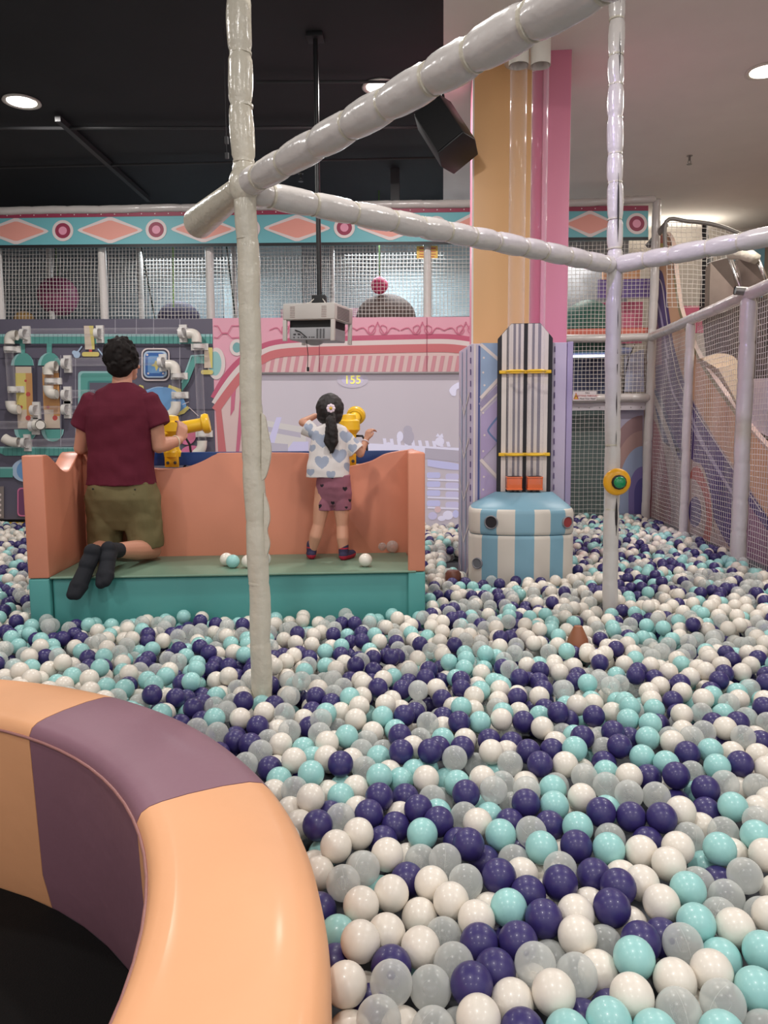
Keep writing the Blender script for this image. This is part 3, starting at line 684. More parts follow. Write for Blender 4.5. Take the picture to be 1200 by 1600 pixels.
net('safety_net', 'second white net farther back in the upper storey at left', Q(-60, 495, 740, 492, 380, 386, WY+1.25), .045, seed=3, r=.0026, sag=.01)
gp = 'upright padded posts behind the upper nets'
for n_, (px, wd, dy) in enumerate(((2, .045, .08), (82, .035, .9), (164, .045, .08), (222, .035, .9), (330, .045, .08), (368, .032, .9), (520, .032, .9), (668, .045, .08))):
    p0 = aty(px, 500, WY+dy); zt = aty(px, 350, WY+dy).z
    m = MB(); m.tube([(p0.x, p0.y, 1.2 if dy > .5 else p0.z-.25), (p0.x, p0.y, zt)], wd, 16)
    lab = ['cut by the left picture edge', 'second from the left', 'left of the dark-haired man', 'above the man, thinner', 'above the seam of grey and pink boards', 'just left of the foreground post', 'right of the projector pole', 'behind the small yellow notice'][n_]
    solo('upright_post', 'white upright post behind the upper net, '+lab, 'post', m, M_white_pad, (p0.x, p0.y, p0.z-.25), gp, smooth='auto')
m = MB(); p0 = aty(-90, 500, WY+.06); p1 = aty(740, 497, WY+.06); m.box((p0.x, WY+.07, p0.z-.12), (p1.x, 11.4, p0.z-.06))
solo('upper_deck', 'deck of the upper play storey behind the left nets', 'deck', m, mat('deck_grey', (120, 118, 124), .7), (p0.x, WY+.07, p0.z-.12))
# backdrop and soft play seen through the nets
m = MB(); zz = p0.z-.05
for x_, x2_, mi in ((-6.4, -4.1, 0), (-4.1, -3.0, 1), (-3.0, -1.9, 2), (-1.9, -.9, 0), (-.9, .4, 2), (.4, 1.2, 0)): m.box((x_, 10.6, zz), (x2_-.01, 10.64, 4.15), mi)
m.box((-2.2, 10.55, zz), (-.6, 10.6, zz+.42), 3)
solo('backdrop_panels', 'grey blue curtain panels at the back of the upper storey', 'panel', m, [mat('curtain_dark', (118, 128, 134), .6, var=.25, vscale=6, stretch=(6, 1, .6)), mat('curtain_mid', (140, 152, 158), .6, var=.2, vscale=5), mat('curtain_light', (176, 196, 202), .5, var=.15, vscale=4), mat('backdrop_rose', (170, 116, 132), .7)], (-6.4, 10.6, zz))
def ball_thing(name, label, cat, px, py, r, y, mtl, squash=1.0, half=False):
    p = aty(px, py, y); m = MB(); m.sphere((0, 0, 0), (r, r, r*squash), 24, 14)
    m.v = [(a_+p.x, b_+p.y, (max(c_, -.24) if half else c_)+p.z) for a_, b_, c_ in m.v]
    t = thing(name, label, cat, (p.x, p.y, p.z-(0 if half else r))); obj('cover', m, mtl, t, smooth='auto')
    if not half:
        m = MB(); m.tube([(p.x, p.y, p.z+r*.95), (p.x, p.y, 4.15)], .008, 8); obj('rope', m, mat('green_rope', (96, 128, 70), .7), t)
    return t
ball_thing('punch_ball', 'maroon round punch ball behind the net at left', 'punch ball', 91, 463, .24, 9.4, mat('maroon_vinyl', (140, 62, 96), .5))
ball_thing('punch_ball', 'small bright pink punch ball behind the net above the pink board', 'punch ball', 593, 446, .10, 9.2, mat('hot_pink_vinyl', (232, 70, 118), .45))
ball_thing('soft_dome', 'brown dotted dome behind the net under the pink ball', 'dome', 603, 498, .36, 9.4, mat('brown_dome', (96, 78, 72), .7, var=.4, vscale=30), .8, True)
ball_thing('soft_dome', 'dark purple dome behind the net above the man', 'dome', 280, 500, .26, 9.4, mat('purple_dome', (66, 60, 84), .7, var=.4, vscale=30), .85, True)
ball_thing('soft_dome', 'small ochre dome behind the net at far left', 'dome', 38, 500, .12, 9.3, mat('ochre_dome', (190, 150, 90), .7), .9, True)
for o_ in [q for q in bpy.data.objects if q.name.startswith('soft_dome')]: o_['kind'] = 'thing'
for n_, (xa, ya, xb, yb) in enumerate(((222, 392, 242, 498), (355, 392, 368, 498))):
    A = aty(xa, ya, 9.0); B = aty(xb, yb, 9.0); m = MB(); m.tube([Vector((A.x-.03, 9.0, aty(xa, 362, 9.0).z)), A, B], .009, 8)
    solo('slack_rope', ['dark slack rope behind the net above the man', 'dark rope behind the net just left of the foreground post'][n_], 'rope', m, mat('dark_rope', (50, 66, 56), .7), A, smooth=True)
A = aty(271, 388, 9.0); m = MB(); m.tube([Vector((A.x, 9.0, aty(271, 362, 9.0).z)), aty(271, 480, 9.0)], .008, 8); solo('green_strap', 'thin green strap hanging behind the net left of centre', 'strap', m, mat('lime_strap', (150, 190, 90), .6), A)
def sign(name, label, px0, py0, px1, py1, y, mtl, texts, tri=None):
    a = aty(px0, py1, y); c = aty(px1, py0, y); t = thing(name, label, 'sign', (a.x, y, a.z)); m = MB(); m.box((a.x, y, a.z), (c.x, y+.006, c.z)); obj('plate', m, mtl, t)
    for body, px, py, sz, mt in texts: child_text('lettering', body, sz, mt, aty(px, py, y-.003), (math.pi/2, 0, 0), t, .0005)
    if tri: mural('warning_triangle', t, y, tri, off=.001)
    return t
sign('warning_notice', 'small yellow notice with red lines tied behind the upper net', 651, 384, 684, 404, WY+.06, mat('notice_yellow', (238, 196, 92), .5), [],
     [('line', ([(655, 388), (666, 388)], 2), rd), ('line', ([(670, 388), (681, 388)], 2), rd), ('line', ([(655, 393), (666, 393)], 1.2), rd), ('line', ([(670, 393), (681, 393)], 1.2), rd), ('line', ([(655, 397), (666, 397)], 1.2), rd), ('line', ([(670, 397), (681, 397)], 1.2), rd), ('line', ([(655, 401), (664, 401)], 1.2), rd), ('line', ([(670, 401), (679, 401)], 1.2), rd)])

# tubes, elbows and clamps on the grey board
def pipe_run(label, pts, clamps, R=.045, elbows=(), ends=()):
    """pts: pixel path of the clear tube; elbows: (px,py, from-dir, to-dir)"""
    y = WY-.09; o = aty(pts[0][0], pts[0][1], y) if pts else aty(elbows[0][0], elbows[0][1], y)
    t = thing('clear_pipe_run', label, 'pipe run', (o.x, WY, o.z), 'clear ball pipes on the grey board')
    if len(pts) > 1:
        W = [aty(a_, b_, y) for a_, b_ in pts]
        m = MB(); m.tube(W, R, 20, cap=False); obj('clear_tube', m, M_clear, t, smooth=True)
    for (px, py, d0, d1) in elbows:
        c = aty(px, py, y); u = Vector((d0[0], 0, d0[1])); v = Vector((d1[0], d1[2] if len(d1) > 2 else 0, d1[1])); s_ = .075
        path = [c+u*s_*1.25, c+u*s_*.9]
        for k in range(9):
            th = k/8; path.append(c+u*s_*.85*(1-th)**2+v*s_*.85*th**2)
        path += [c+v*s_*.9, c+v*s_*1.25]
        m = MB(); m.tube(path, [.055]+[.054]*(len(path)-2)+[.055], 20, cap=False); m.tube([path[-1], path[-1]-v*.03], [.047, .045], 20)
        obj('elbow', m, M_pvc, t, smooth='auto', angle=50, label='white elbow')
    for (px, py, vert) in clamps:
        c = aty(px, py, y); m = MB(); a_, b_ = (.05, .085) if vert else (.085, .045)
        m.box((c.x-.042, WY-.03, c.z-.095), (c.x+.042, WY, c.z+.095)) if vert else m.box((c.x-.095, WY-.03, c.z-.036), (c.x+.095, WY, c.z+.036))
        path = []
        for k in range(13):
            th = math.pi*k/12; dx, dy = math.cos(th)*(R+.012), -math.sin(th)*(R+.012)
            path.append(Vector((c.x, WY-.09+dy+.0, c.z+dx)) if vert else Vector((c.x+dx, WY-.09+dy, c.z)))
        path = [Vector((path[0].x, WY, path[0].z))]+path+[Vector((path[-1].x, WY, path[-1].z))]
        ax = Vector((1, 0, 0)) if vert else Vector((0, 0, 1)); n = len(path); vs = []
        for q in path: vs += [q-ax*.022, q+ax*.022]
        ctr = Vector((c.x, WY-.09, c.z))
        inn = [v_+(ctr-v_).normalized()*.008 for v_ in vs]
        m.add(vs+inn, [(2*i, 2*i+1, 2*i+3, 2*i+2) for i in range(n-1)]+[(2*n+2*i, 2*n+2*i+2, 2*n+2*i+3, 2*n+2*i+1) for i in range(n-1)]+[(2*i, 2*i+2, 2*n+2*i+2, 2*n+2*i) for i in range(n-1)]+[(2*i+1, 2*n+2*i+1, 2*n+2*i+3, 2*i+3) for i in range(n-1)])
        obj('clamp', m, mat('clamp_white', (222, 218, 214), .4), t, label='white screwed clamp')
L_, R_, U_, D_ = (-1, 0), (1, 0), (0, 1), (0, -1)
pipe_run('clear pipe along the top of the grey board, ending in an elbow at each side', [(32, 520), (296, 518)], [(36, 522, True), (152, 521, True), (283, 520, True)], elbows=[(14, 524, R_, D_), (307, 521, L_, D_)])
pipe_run('upright clear pipe at the left edge of the grey board', [(13, 535), (20, 632)], [(14, 545, False), (20, 608, False)], elbows=[(17, 640, U_, R_)])
pipe_run('upright clear pipe at the right edge of the grey board', [(309, 533), (316, 690)], [(309, 541, False), (316, 678, False)], elbows=[(316, 702, U_, (-.8, -.6))])
pipe_run('clear pipe level with the man\'s head, elbows turning down at both ends', [(88, 566), (262, 564)], [(101, 568, True), (251, 566, True)], elbows=[(75, 572, R_, D_), (274, 570, L_, D_)])
pipe_run('short upright clear pipe between the two flask columns', [(77, 582), (77, 606)], [(78, 595, False)], elbows=[(76, 616, U_, R_)])
pipe_run('upright clear pipe in front of the blue dome', [(275, 580), (275, 640)], [(277, 587, False), (278, 617, False)], elbows=[(275, 641, U_, (-.8, -.6))])
pipe_run('clear pipe stub left of the man\'s shoulder', [(94, 616), (150, 615)], [(101, 617, True)])
pipe_run('clear pipe between two clamps left of the man\'s arm', [(48, 641), (150, 640)], [(52, 641, True), (101, 640, True)])
pipe_run('clear pipe entering from the left edge below the flask columns', [(-30, 664), (58, 664)], [(50, 666, True)], elbows=[(66, 664, L_, (0.3, 0, -1))])
pipe_run('lowest clear pipe just above the bench side', [(22, 693), (140, 690)], [(38, 692, True)], elbows=[(17, 691, R_, (-.8, .5))])
pipe_run('clamped pipe end seen through the scoop of the bench side', [(85, 722), (110, 722)], [(97, 723, True)])

# ------------------------------------------------------------------ column
CY = 6.15
cl, cr_ = aty(739, 300, CY).x, aty(889, 300, CY).x
colm = thing('column', 'tall square column clad in orange and pink up to the ceiling', 'column', ((cl+cr_)/2, CY, PZ))
colm['kind'] = 'structure'
xo = aty(829, 300, CY).x; xp = aty(846, 300, CY).x
m = MB(); m.box((cl, CY, PZ), (cr_, CY+.62, CEIL)); obj('core', m, mat('column_pink', (226, 134, 160), .5), colm)
m = MB(); m.box((cl+.004, CY-.03, PZ), (xo, CY-.001, CEIL)); obj('orange_panel', m, mat('column_orange', (226, 176, 122), .42), colm, bevel=.003)
m = MB(); m.box((xp, CY-.03, PZ), (cr_-.002, CY-.001, CEIL)); obj('pink_panel', m, mat('column_light_pink', (226, 140, 166), .42), colm, bevel=.003)
m = MB(); m.box((xo, CY-.006, PZ), (xp, CY-.001, CEIL)); obj('groove', m, mat('column_rose', (206, 92, 128), .42), colm)
m = MB(); m.box((cl-.006, CY-.032, PZ), (cl+.006, CY+.03, CEIL)); obj('corner_strip', m, M_pvc, colm)
# lavender padded surround
LY = 5.74
pf0 = aty(735, 700, LY); pf1 = aty(893, 700, LY); zt = aty(800, 536, LY).z; zs = aty(717, 555, 6.25)
sur = thing('column_surround', 'lavender padded surround at the foot of the column', 'padded surround', (pf0.x, LY, PZ))
lav = mat('lavender_vinyl', (188, 176, 198), .4, bump=.08, bscale=6); lav2 = mat('lavender_deep', (160, 148, 180), .42)
m = MB(); m.prism([(pf0.x, LY, PZ), (pf1.x-.045, LY, PZ), (pf1.x-.045, LY+.5, PZ), (aty(717, 600, 6.3).x, 6.3, PZ)], (0, 0, zt-PZ)); obj('padding', m, lav, sur, bevel=.006)
m = MB(); m.box((pf1.x-.042, LY-.002, PZ), (pf1.x, LY+.4, zt+.005)); obj('edge_post', m, lav2, sur, bevel=.006)
it = [('line', ([(749, 540), (747, 885)], 3), I('print_navy', (72, 84, 140), .5)), ('line', ([(742, 538), (740, 885)], 3), offw)]
zz_ = lambda y_: [(750, y_), (777, y_+26)]
it += [('poly', [(751, 536), (779, 536), (779, 595), (751, 622)], I('print_powder', (152, 172, 204), .5)), ('line', ([(751, 538), (779, 562)], 5), offw), ('line', ([(751, 622), (779, 592)], 5), offw), ('line', ([(751, 634), (779, 606)], 9), lav2), ('line', ([(751, 642), (779, 614)], 3), offw),
       ('poly', [(751, 650), (779, 622), (779, 690), (751, 720)], I('print_thistle', (178, 160, 200), .5)), ('line', (sm([(779, 650), (765, 668), (764, 676), (779, 692)], 4), 3), I('print_steel', (110, 130, 178), .5)),
       ('line', ([(751, 718), (779, 748)], 5), offw), ('poly', [(751, 726), (779, 756), (779, 780), (751, 800)], I('print_thistle', (178, 160, 200), .5))]
for y_ in (559, 582, 602, 645, 680, 705, 745, 765): it.append(('circ', (755+(y_ % 3), y_, 1.6), offw))
for k in range(19):
    y_ = 541+k*18; it += [('line', ([(735.5-k*.05, y_), (735.5-k*.05, y_+9)], 1.8), I('print_stitch', (84, 62, 112), .5)), ('line', ([(867-k*.15, y_), (867-k*.15, y_+9)], 1.5), I('print_stitch', (84, 62, 112), .5))]
it += [('line', ([(859, 535), (858, 885)], 2), I('print_stitch', (84, 62, 112), .5))]
mural('print', sur, LY, it, off=.003)
# zigzag print of the side face
m = MB(); A = Vector((pf0.x, LY, 0)); B = Vector((aty(717, 600, 6.3).x, 6.3, 0)); nn = Vector((-(B-A).y, (B-A).x, 0)).normalized()*.003
if nn.x > 0: nn = -nn
def SF(u, z): q = A.lerp(B, u); return Vector((q.x, q.y, z))+nn
for k in range(6):
    z0 = PZ+k*.33
    if z0+.33 < zt: m.add([SF(.1, z0+.15), SF(.5, z0), SF(.5, z0+.03), SF(.1, z0+.18)], [(0, 1, 2, 3)], 0); m.add([SF(.9, z0+.15), SF(.5, z0), SF(.5, z0+.03), SF(.9, z0+.18)], [(0, 1, 2, 3)], 0)
m.add([SF(.3, PZ), SF(.36, PZ), SF(.36, zt-.02), SF(.3, zt-.02)], [(0, 1, 2, 3)], 1); m.add([SF(.66, PZ), SF(.72, PZ), SF(.72, zt-.02), SF(.66, zt-.02)], [(0, 1, 2, 3)], 1)
obj('side_print', m, [offw, I('print_powder', (152, 172, 204), .5)], sur)

# striped launcher board
SY = LY-.05
stripe = thing('striped_board', 'black and white striped board with chamfered top on the lavender surround', 'striped board', tuple(aty(820, 768, SY)))
zb_, zt_ = aty(820, 768, SY).z, aty(820, 505, SY).z; zc = aty(778, 529, SY).z
X = lambda zx: aty(680+zx*.325, 640, SY).x
bx0, bx1 = X(299), X(560); cx0, cx1 = X(362), X(500)
m = MB(); m.prism([(bx0, SY, zb_), (bx0, SY, zc), (cx0, SY, zt_), (cx1, SY, zt_), (bx1, SY, zc), (bx1, SY, zb_)], (0, .045, 0)); obj('panel', m, M_black, stripe, bevel=.004)
m = MB(); st_ = [(299, 318, 0), (318, 341, 1), (341, 352, 0), (352, 372, 1), (372, 384, 2), (384, 396, 1), (396, 408, 2), (408, 422, 1), (422, 441, 0), (441, 462, 1), (462, 474, 2), (474, 490, 1), (490, 505, 2), (505, 520, 1), (520, 532, 1), (532, 540, 1), (540, 560, 0)]
def ztop(x_):
    if x_ < cx0: return zc+(zt_-zc)*(x_-bx0)/(cx0-bx0)
    if x_ > cx1: return zc+(zt_-zc)*(bx1-x_)/(bx1-cx1)
    return zt_
for a_, b_, mi in st_:
    xa, xb = X(a_), X(b_); pts = [(xa, zb_), (xb, zb_), (xb, ztop(xb)-.004), (xa, ztop(xa)-.004)]
    if xa < cx0 < xb: pts.insert(3, (cx0, zt_-.004))
    if xa < cx1 < xb: pts.insert(3, (cx1, zt_-.004))
    m.add([(x_, SY-.0015, z_) for x_, z_ in pts], [tuple(range(len(pts)))], mi)
obj('stripes', m, [I('stripe_black', (30, 26, 34), .4), I('stripe_white', (226, 216, 210), .4), I('stripe_grey', (128, 122, 134), .4)], stripe)
for zpx in (581, 710):
    zz2 = aty(820, zpx, SY-.02).z; m = MB(); m.box((bx0+.01, SY-.028, zz2-.012), (bx1-.01, SY-.004, zz2+.012))
    obj('yellow_strap', m, M_yellow, stripe, bevel=.004, label='yellow strap across the tubes')
# two clear tubes with orange boxes and PVC elbows
for n_, zx in enumerate((379, 477)):
    x_ = X(zx); y_ = SY-.075; r = .058
    t = thing('clear_ball_tube', ['left of the two tall clear tubes rising in front of the column', 'right of the two tall clear tubes rising in front of the column'][n_], 'clear tube', (x_, y_, zb_), 'tall clear ball tubes')
    ztp = aty(820 if n_ == 0 else 855, 88, y_).z
    m = MB(); m.tube([(x_, y_, zb_+.06), (x_, y_, 1.9), (x_, y_, 2.8), (x_, y_, ztp)], r, 28, cap=False); obj('tube', m, M_clear, t, smooth=True)
    m = MB(); m.tube([(x_, y_, ztp-.06), (x_, y_, ztp+.1), (x_+.0, y_+.05, ztp+.17), (x_, y_+.14, ztp+.2), (x_, CY-.0, ztp+.2)], .068, 24, cap=False); obj('elbow', m, M_pvc, t, smooth=True, label='white elbow at the top')
    bzt, bzb = aty(800, 745, y_-.03).z, aty(800, 766, y_-.03).z
    m = MB(); m.box((x_-.053, y_-.04, bzb), (x_+.053, SY-.002, bzt)); m.box((x_-.056, y_-.044, bzb), (x_+.056, SY-.002, bzb+.012)); m.box((x_-.056, y_-.044, bzt-.012), (x_+.056, SY-.002, bzt)); obj('orange_box', m, M_orange, t, bevel=.004)
    for zpx in (581, 710):
        zz2 = aty(820, zpx, SY-.02).z; m = MB(); m.tube([(x_+(r+.005)*math.cos(math.pi+k*math.pi/12), y_+(r+.005)*math.sin(math.pi+k*math.pi/12), zz2) for k in range(13)], .009, 8)
        obj('strap_loop', m, M_yellow, t, smooth=True, label='yellow strap loop')

# podium
pod = thing('striped_podium', 'blue and white striped padded podium below the clear tubes', 'podium', (.56, LY, PZ))
px_l, px_r = aty(733, 850, 5.52).x, aty(897, 850, 5.52).x
cxp = (px_l+px_r)/2; hw = (px_r-px_l)/2
bounds = [aty(q, 860, 5.4).x for q in (753, 777.5, 804, 834.4, 859.7, 881.5, 900)]
_us = sorted(set([round(-1+i/20, 4) for i in range(41)]+[-.97, -.985, .97, .985]+[round((q-cxp)/hw, 4) for q in bounds if abs(q-cxp) < hw]))
def outline(s_=1.0):
    o = []
    for u in _us:
        a_ = abs(u); y_ = 5.385+.11*a_**2.6+(.07*(1-math.sqrt(max(0, 1-((a_-.88)/.12)**2))) if a_ > .88 else 0)
        o.append((cxp+hw*s_*u, 5.7+(y_-5.7)*s_))
    return [(cxp-hw*s_, LY-.004)]+o+[(cxp+hw*s_, LY-.004)]
z1 = aty(815, 838, 5.37).z; z2 = aty(815, 797, 5.38).z; z3 = aty(820, 768, 5.68).z
def sidx(x_):
    for i, q in enumerate(bounds):
        if x_ < q: return i
    return 7
pblue = mat('podium_blue', (124, 166, 186), .42, bump=.1, bscale=8, var=.05); pcream = mat('podium_cream', (210, 202, 192), .42, bump=.1, bscale=8, var=.03)
for nm_, lv in (('lower_tier', [(PZ, .985), (PZ+.04, .995), (z1-.03, 1.0), (z1-.008, .99), (z1-.002, .97)]), ('upper_tier', [(z1+.002, .97), (z1+.01, .99), (z1+.03, 1.0), (z2-.035, 1.0), (z2-.012, .985), (z2, .955)])):
    m = MB(); vs = []; rings = [outline(s_) for z_, s_ in lv]; n = len(rings[0])
    for (z_, s_), rg in zip(lv, rings): vs += [(a_, b_, z_) for a_, b_ in rg]
    fs = []; mi = []
    for i in range(len(lv)-1):
        for j in range(n-1):
            fs.append((i*n+j, i*n+j+1, (i+1)*n+j+1, (i+1)*n+j)); mi.append(1 if sidx((rings[0][j][0]+rings[0][j+1][0])/2) % 2 == 0 else 0)
    fs.append(tuple(range(n-1, -1, -1))); mi.append(0); fs.append(tuple(range((len(lv)-1)*n, len(lv)*n))); mi.append(0)
    m.add(vs, fs, mi); obj(nm_, m, [pblue, pcream], pod, smooth='auto', angle=60)
m = MB(); o1 = outline(.955); o2 = outline(.90); n = len(o1); x3 = (X(290), X(568))
o3 = [(x3[0]+(x3[1]-x3[0])*i/(n-1), SY-.16+.13*abs(i/(n-1)*2-1)**2) for i in range(n)]
vs = [(a_, b_, z2) for a_, b_ in o1]+[(a_, b_, z2+.02) for a_, b_ in o2]+[(a_, b_, z3) for a_, b_ in o3]
m.add(vs, [(i*n+j, i*n+j+1, (i+1)*n+j+1, (i+1)*n+j) for i in range(2) for j in range(n-1)]+[tuple(range(2*n, 3*n))]); obj('sloped_top', m, pblue, pod, smooth='auto', angle=50)
for px, py, yy, r, ry, mt, lab, an in ((767.5, 816, 5.41, .040, 1, mat('hole_dark', (36, 34, 40), .6), 'dark round hole with grey rim', -.25), (886.5, 816, 5.47, .036, 1, mat('hole_red', (150, 60, 62), .6), 'round hole showing red', .75), (746, 880, 5.46, .032, 1, mat('hole_grey', (112, 116, 122), .5), 'grey round disc', -.7)):
    for _ in range(4):
        c = aty(px, py, yy); u_ = abs(c.x-cxp)/hw; yy = 5.385+.11*u_**2.6+(.07*(1-math.sqrt(max(0, 1-((u_-.88)/.12)**2))) if u_ > .88 else 0)-.002
    c = aty(px, py, yy); an = math.copysign(math.atan((.11*2.6*u_**1.6)/hw+(.5 if u_ > .9 else 0)), c.x-cxp); h = MB(); h.M = Matrix.Translation(c) @ Matrix.Rotation(an, 4, 'Z')
    h.lathe([(r+.009, .02), (r+.009, -.006), (r+.004, -.011), (r, -.006), (r, .0)], 28, axis='y', mi=0); h.lathe([(r, -.004), (0, -.004)], 28, axis='y', mi=1); h.M = None
    obj('side_hole', h, [mat('hole_rim', (128, 128, 134), .45), mt], pod, smooth='auto', label=lab)

# ------------------------------------------------------------------ speaker, projector
p = aty(695, 207, 5.9)
spk = thing('wall_speaker', 'black loudspeaker tilted beside the top of the column', 'speaker', p)
T = Matrix.Translation(p) @ Matrix.Rotation(D2R(-28), 4, 'Y') @ Matrix.Rotation(D2R(-24), 4, 'X') @ Matrix.Rotation(D2R(-14), 4, 'Z')
m = MB(); m.M = T; m.prism([(-.11, .17, -.21), (-.15, .02, -.21), (-.11, -.12, -.21), (.11, -.12, -.21), (.15, .02, -.21), (.11, .17, -.21)], (0, 0, .42)); m.M = None
obj('cabinet', m, mat('speaker_black', (26, 26, 28), .45), spk, bevel=.008)
m = MB(); m.M = T; m.prism([(-.105, -.123, -.2), (.105, -.123, -.2), (.105, -.128, -.2), (-.105, -.128, -.2)], (0, 0, .4)); m.M = None; obj('grille', m, mat('grille_black', (18, 18, 20), .7, bump=.6, bscale=300, bdist=.002), spk)
m = MB(); m.tube([p+Vector((.0, .05, .18)), p+Vector((-.02, .12, .34)), Vector((p.x-.02, p.y+.14, CEIL))], .012, 8); m.tube([p+Vector((.12, .08, .05)), Vector((cl, CY+.1, p.z-.05))], .014, 8); obj('bracket', m, M_black, spk, smooth=True)
# projector in a cage
y_ = 5.75; pc = aty(497, 508, y_)
prj = thing('ceiling_projector', 'white caged projector hanging on a black pole in front of the pink board', 'projector', (pc.x, pc.y, CEIL))
Tp = Matrix.Translation(pc) @ Matrix.Rotation(D2R(-16), 4, 'Z') @ Matrix.Rotation(D2R(2), 4, 'Y')
wt = mat('projector_white', (206, 200, 194), .45); gy = mat('projector_grey', (168, 168, 172), .45)
w2, d2 = .205, .17
m = MB(); m.M = Tp; m.box((-w2, -d2, .02), (w2, d2, .135)); m.M = None; obj('hood', m, wt, prj, bevel=.008)
for sx in (-1, 1):
    m = MB(); m.M = Tp
    for i in range(7):
        for j in range(5): m.box((sx*.125+(j-2)*.008-.0025, -d2-.002, .035+i*.012), (sx*.125+(j-2)*.008+.0025, -d2+.002, .040+i*.012))
    m.M = None; obj('vent', m, mat('vent_rose', (150, 126, 122), .6), prj)
m = MB(); m.M = Tp
for i in range(9): m.box((w2-.002, -.12, .03+i*.01), (w2+.002, .10, .034+i*.01))
m.M = None; obj('side_vent', m, M_darkgrey, prj)
for sx, sy in ((-1, -1), (1, -1), (-1, 1), (1, 1)):
    m = MB(); m.M = Tp; m.box((sx*(w2-.014)-.014, sy*(d2-.014)-.012, -.13), (sx*(w2-.014)+.014, sy*(d2-.014)+.012, .02)); m.M = None; obj('leg', m, wt, prj, bevel=.002)
m = MB(); m.M = Tp; m.box((-.17, -.13, -.12), (.165, .13, -.03)); m.M = None; obj('projector_body', m, gy, prj, bevel=.008)
m = MB(); m.M = Tp; m.box((-.17, -.12, -.03), (.165, .12, .02)); m.M = None; obj('dark_tray', m, M_black, prj)
m = MB(); m.M = Tp
for x_ in (-.135, -.1): m.box((x_, -.133, -.085), (x_+.02, -.129, -.075))
for x_ in (-.135, -.1, -.075, -.055, -.035, -.01, .01, .025): m.box((x_, -.133, -.105), (x_+.010, -.129, -.098))
for x_ in (.05, .075, .1):
    for k in range(7): m.box((x_, -.133, -.108+k*.01), (x_+.015, -.129, -.103+k*.01))
m.M = None; obj('sockets', m, M_darkgrey, prj)
m = MB(); m.M = Tp; m.lathe([(0, -.15), (.03, -.148), (.06, -.135), (.075, -.12)], 20, c=(-.02, -.02, 0)); m.M = None; obj('lens_bulge', m, gy, prj, smooth=True)
m = MB(); q = Tp @ Vector((.01, 0, .135)); m.tube([q, q+Vector((0, 0, .12)), (q.x-.0, q.y, CEIL)], .018, 16); obj('pole', m, mat('pole_black', (30, 30, 32), .35), prj, smooth='auto')
m = MB(); m.box((q.x-.05, q.y-.05, q.z), (q.x+.05, q.y+.05, q.z+.075)); m.box((q.x-.13, q.y-.012, q.z), (q.x+.15, q.y+.012, q.z+.012)); obj('mount_plate', m, M_black, prj, bevel=.004)
m = MB(); m.box((q.x-.06, q.y-.06, CEIL-.03), (q.x+.06, q.y+.06, CEIL)); obj('ceiling_plate', m, M_black, prj, bevel=.004)
m = MB(); c0 = Tp @ Vector((-.12, -.135, -.05)); c1 = Tp @ Vector((-.03, -.14, -.1)); m.tube([c0, c0.lerp(c1, .5)+Vector((0, -.01, .01)), c1], .004, 6)
c2 = Tp @ Vector((-.035, -.12, -.12)); m.tube([c2, c2+Vector((.01, 0, -.1)), c2+Vector((.005, 0, -.2))], .003, 6); m.box((c2.x, c2.y-.008, c2.z-.225), (c2.x+.016, c2.y+.008, c2.z-.195)); obj('cable', m, M_black, prj, label='dangling cable')
m = MB(); m.tube([q+Vector((-.02, -.04, .06)), q+Vector((-.06, -.06, .02)), q+Vector((-.1, -.1, .0))], .004, 6); m.tube([q+Vector((.02, -.04, .06)), q+Vector((.05, -.06, .02)), q+Vector((.04, -.1, -.03))], .004, 6); obj('white_cable', m, M_pvc, prj, smooth=True)

# ------------------------------------------------------------------ right back frame
def pole(label, A, B, r, grp='padded posts and rails at the right', seed=0, step=.35, cat='padded post', mtl=None):
    return padded('padded_post' if cat == 'padded post' else 'padded_rail', label, (A, B), r, step, grp, mtl or M_white_pad, seed, straps=False, pinch=.07, wobble=.02, cat=cat)
XW = 2.4
cor = Vector((XW, WR, PZ))
pole('tall white corner post where the right banner ends', cor, Vector((XW+.03, WR, aty(1018, 312, WR).z)), .05, seed=31)
zr = aty(950, 528, WR-.02).z; pole('white padded rail under the upper right net', Vector((.9, WR-.02, zr)), Vector((XW, WR-.02, zr)), .045, seed=32, cat='padded rail')
zr2 = aty(950, 622, WR-.02).z; pole('white padded rail carrying the warning sign', Vector((.9, WR-.02, zr2)), Vector((XW, WR-.02, zr2)), .05, seed=33, cat='padded rail')
net('safety_net', 'white square net right of the column under the banner', [(.9, WR+.02, zr), (XW, WR+.02, zr), (XW, WR+.02, aty(950, 376, WR).z), (.9, WR+.02, aty(950, 376, WR).z)], .045, seed=4, r=.0028)
net('safety_net', 'white square net between the two right rails', [(.9, WR+.02, zr2), (XW, WR+.02, zr2), (XW, WR+.02, zr), (.9, WR+.02, zr)], .045, seed=5, r=.0028)
m = MB(); m.box((.9, WR+.01, zr2-.14), (XW, WR+.02, zr2-.05)); 
for i in range(12): m.lathe([(0, -.003), (.008, -.002), (.008, .004)], 8, c=(1.0+i*.12, WR+.01, zr2-.11), axis='y', mi=1)
solo('flap_strip', 'white vinyl strip with studs below the warning sign rail', 'strip', m, [mat('strip_white', (200, 194, 200), .5), M_metal], (.9, WR, zr2-.14))
net('safety_net', 'dark lower net between the column and the arches mural', [(.9, WR+.03, PZ), (aty(962, 700, WR).x, WR+.03, PZ), (aty(962, 700, WR).x, WR+.03, zr2-.14), (.9, WR+.03, zr2-.14)], .05, seed=6, r=.0018)
m = MB(); m.box((.85, WR+.28, PZ), (aty(962, 700, WR+.28).x, WR+.32, zr2-.1)); solo('dark_panel', 'dark green grey panel behind the lower net', 'panel', m, mat('dark_green_panel', (92, 108, 104), .5, var=.12, vscale=3), (.85, WR+.3, PZ))
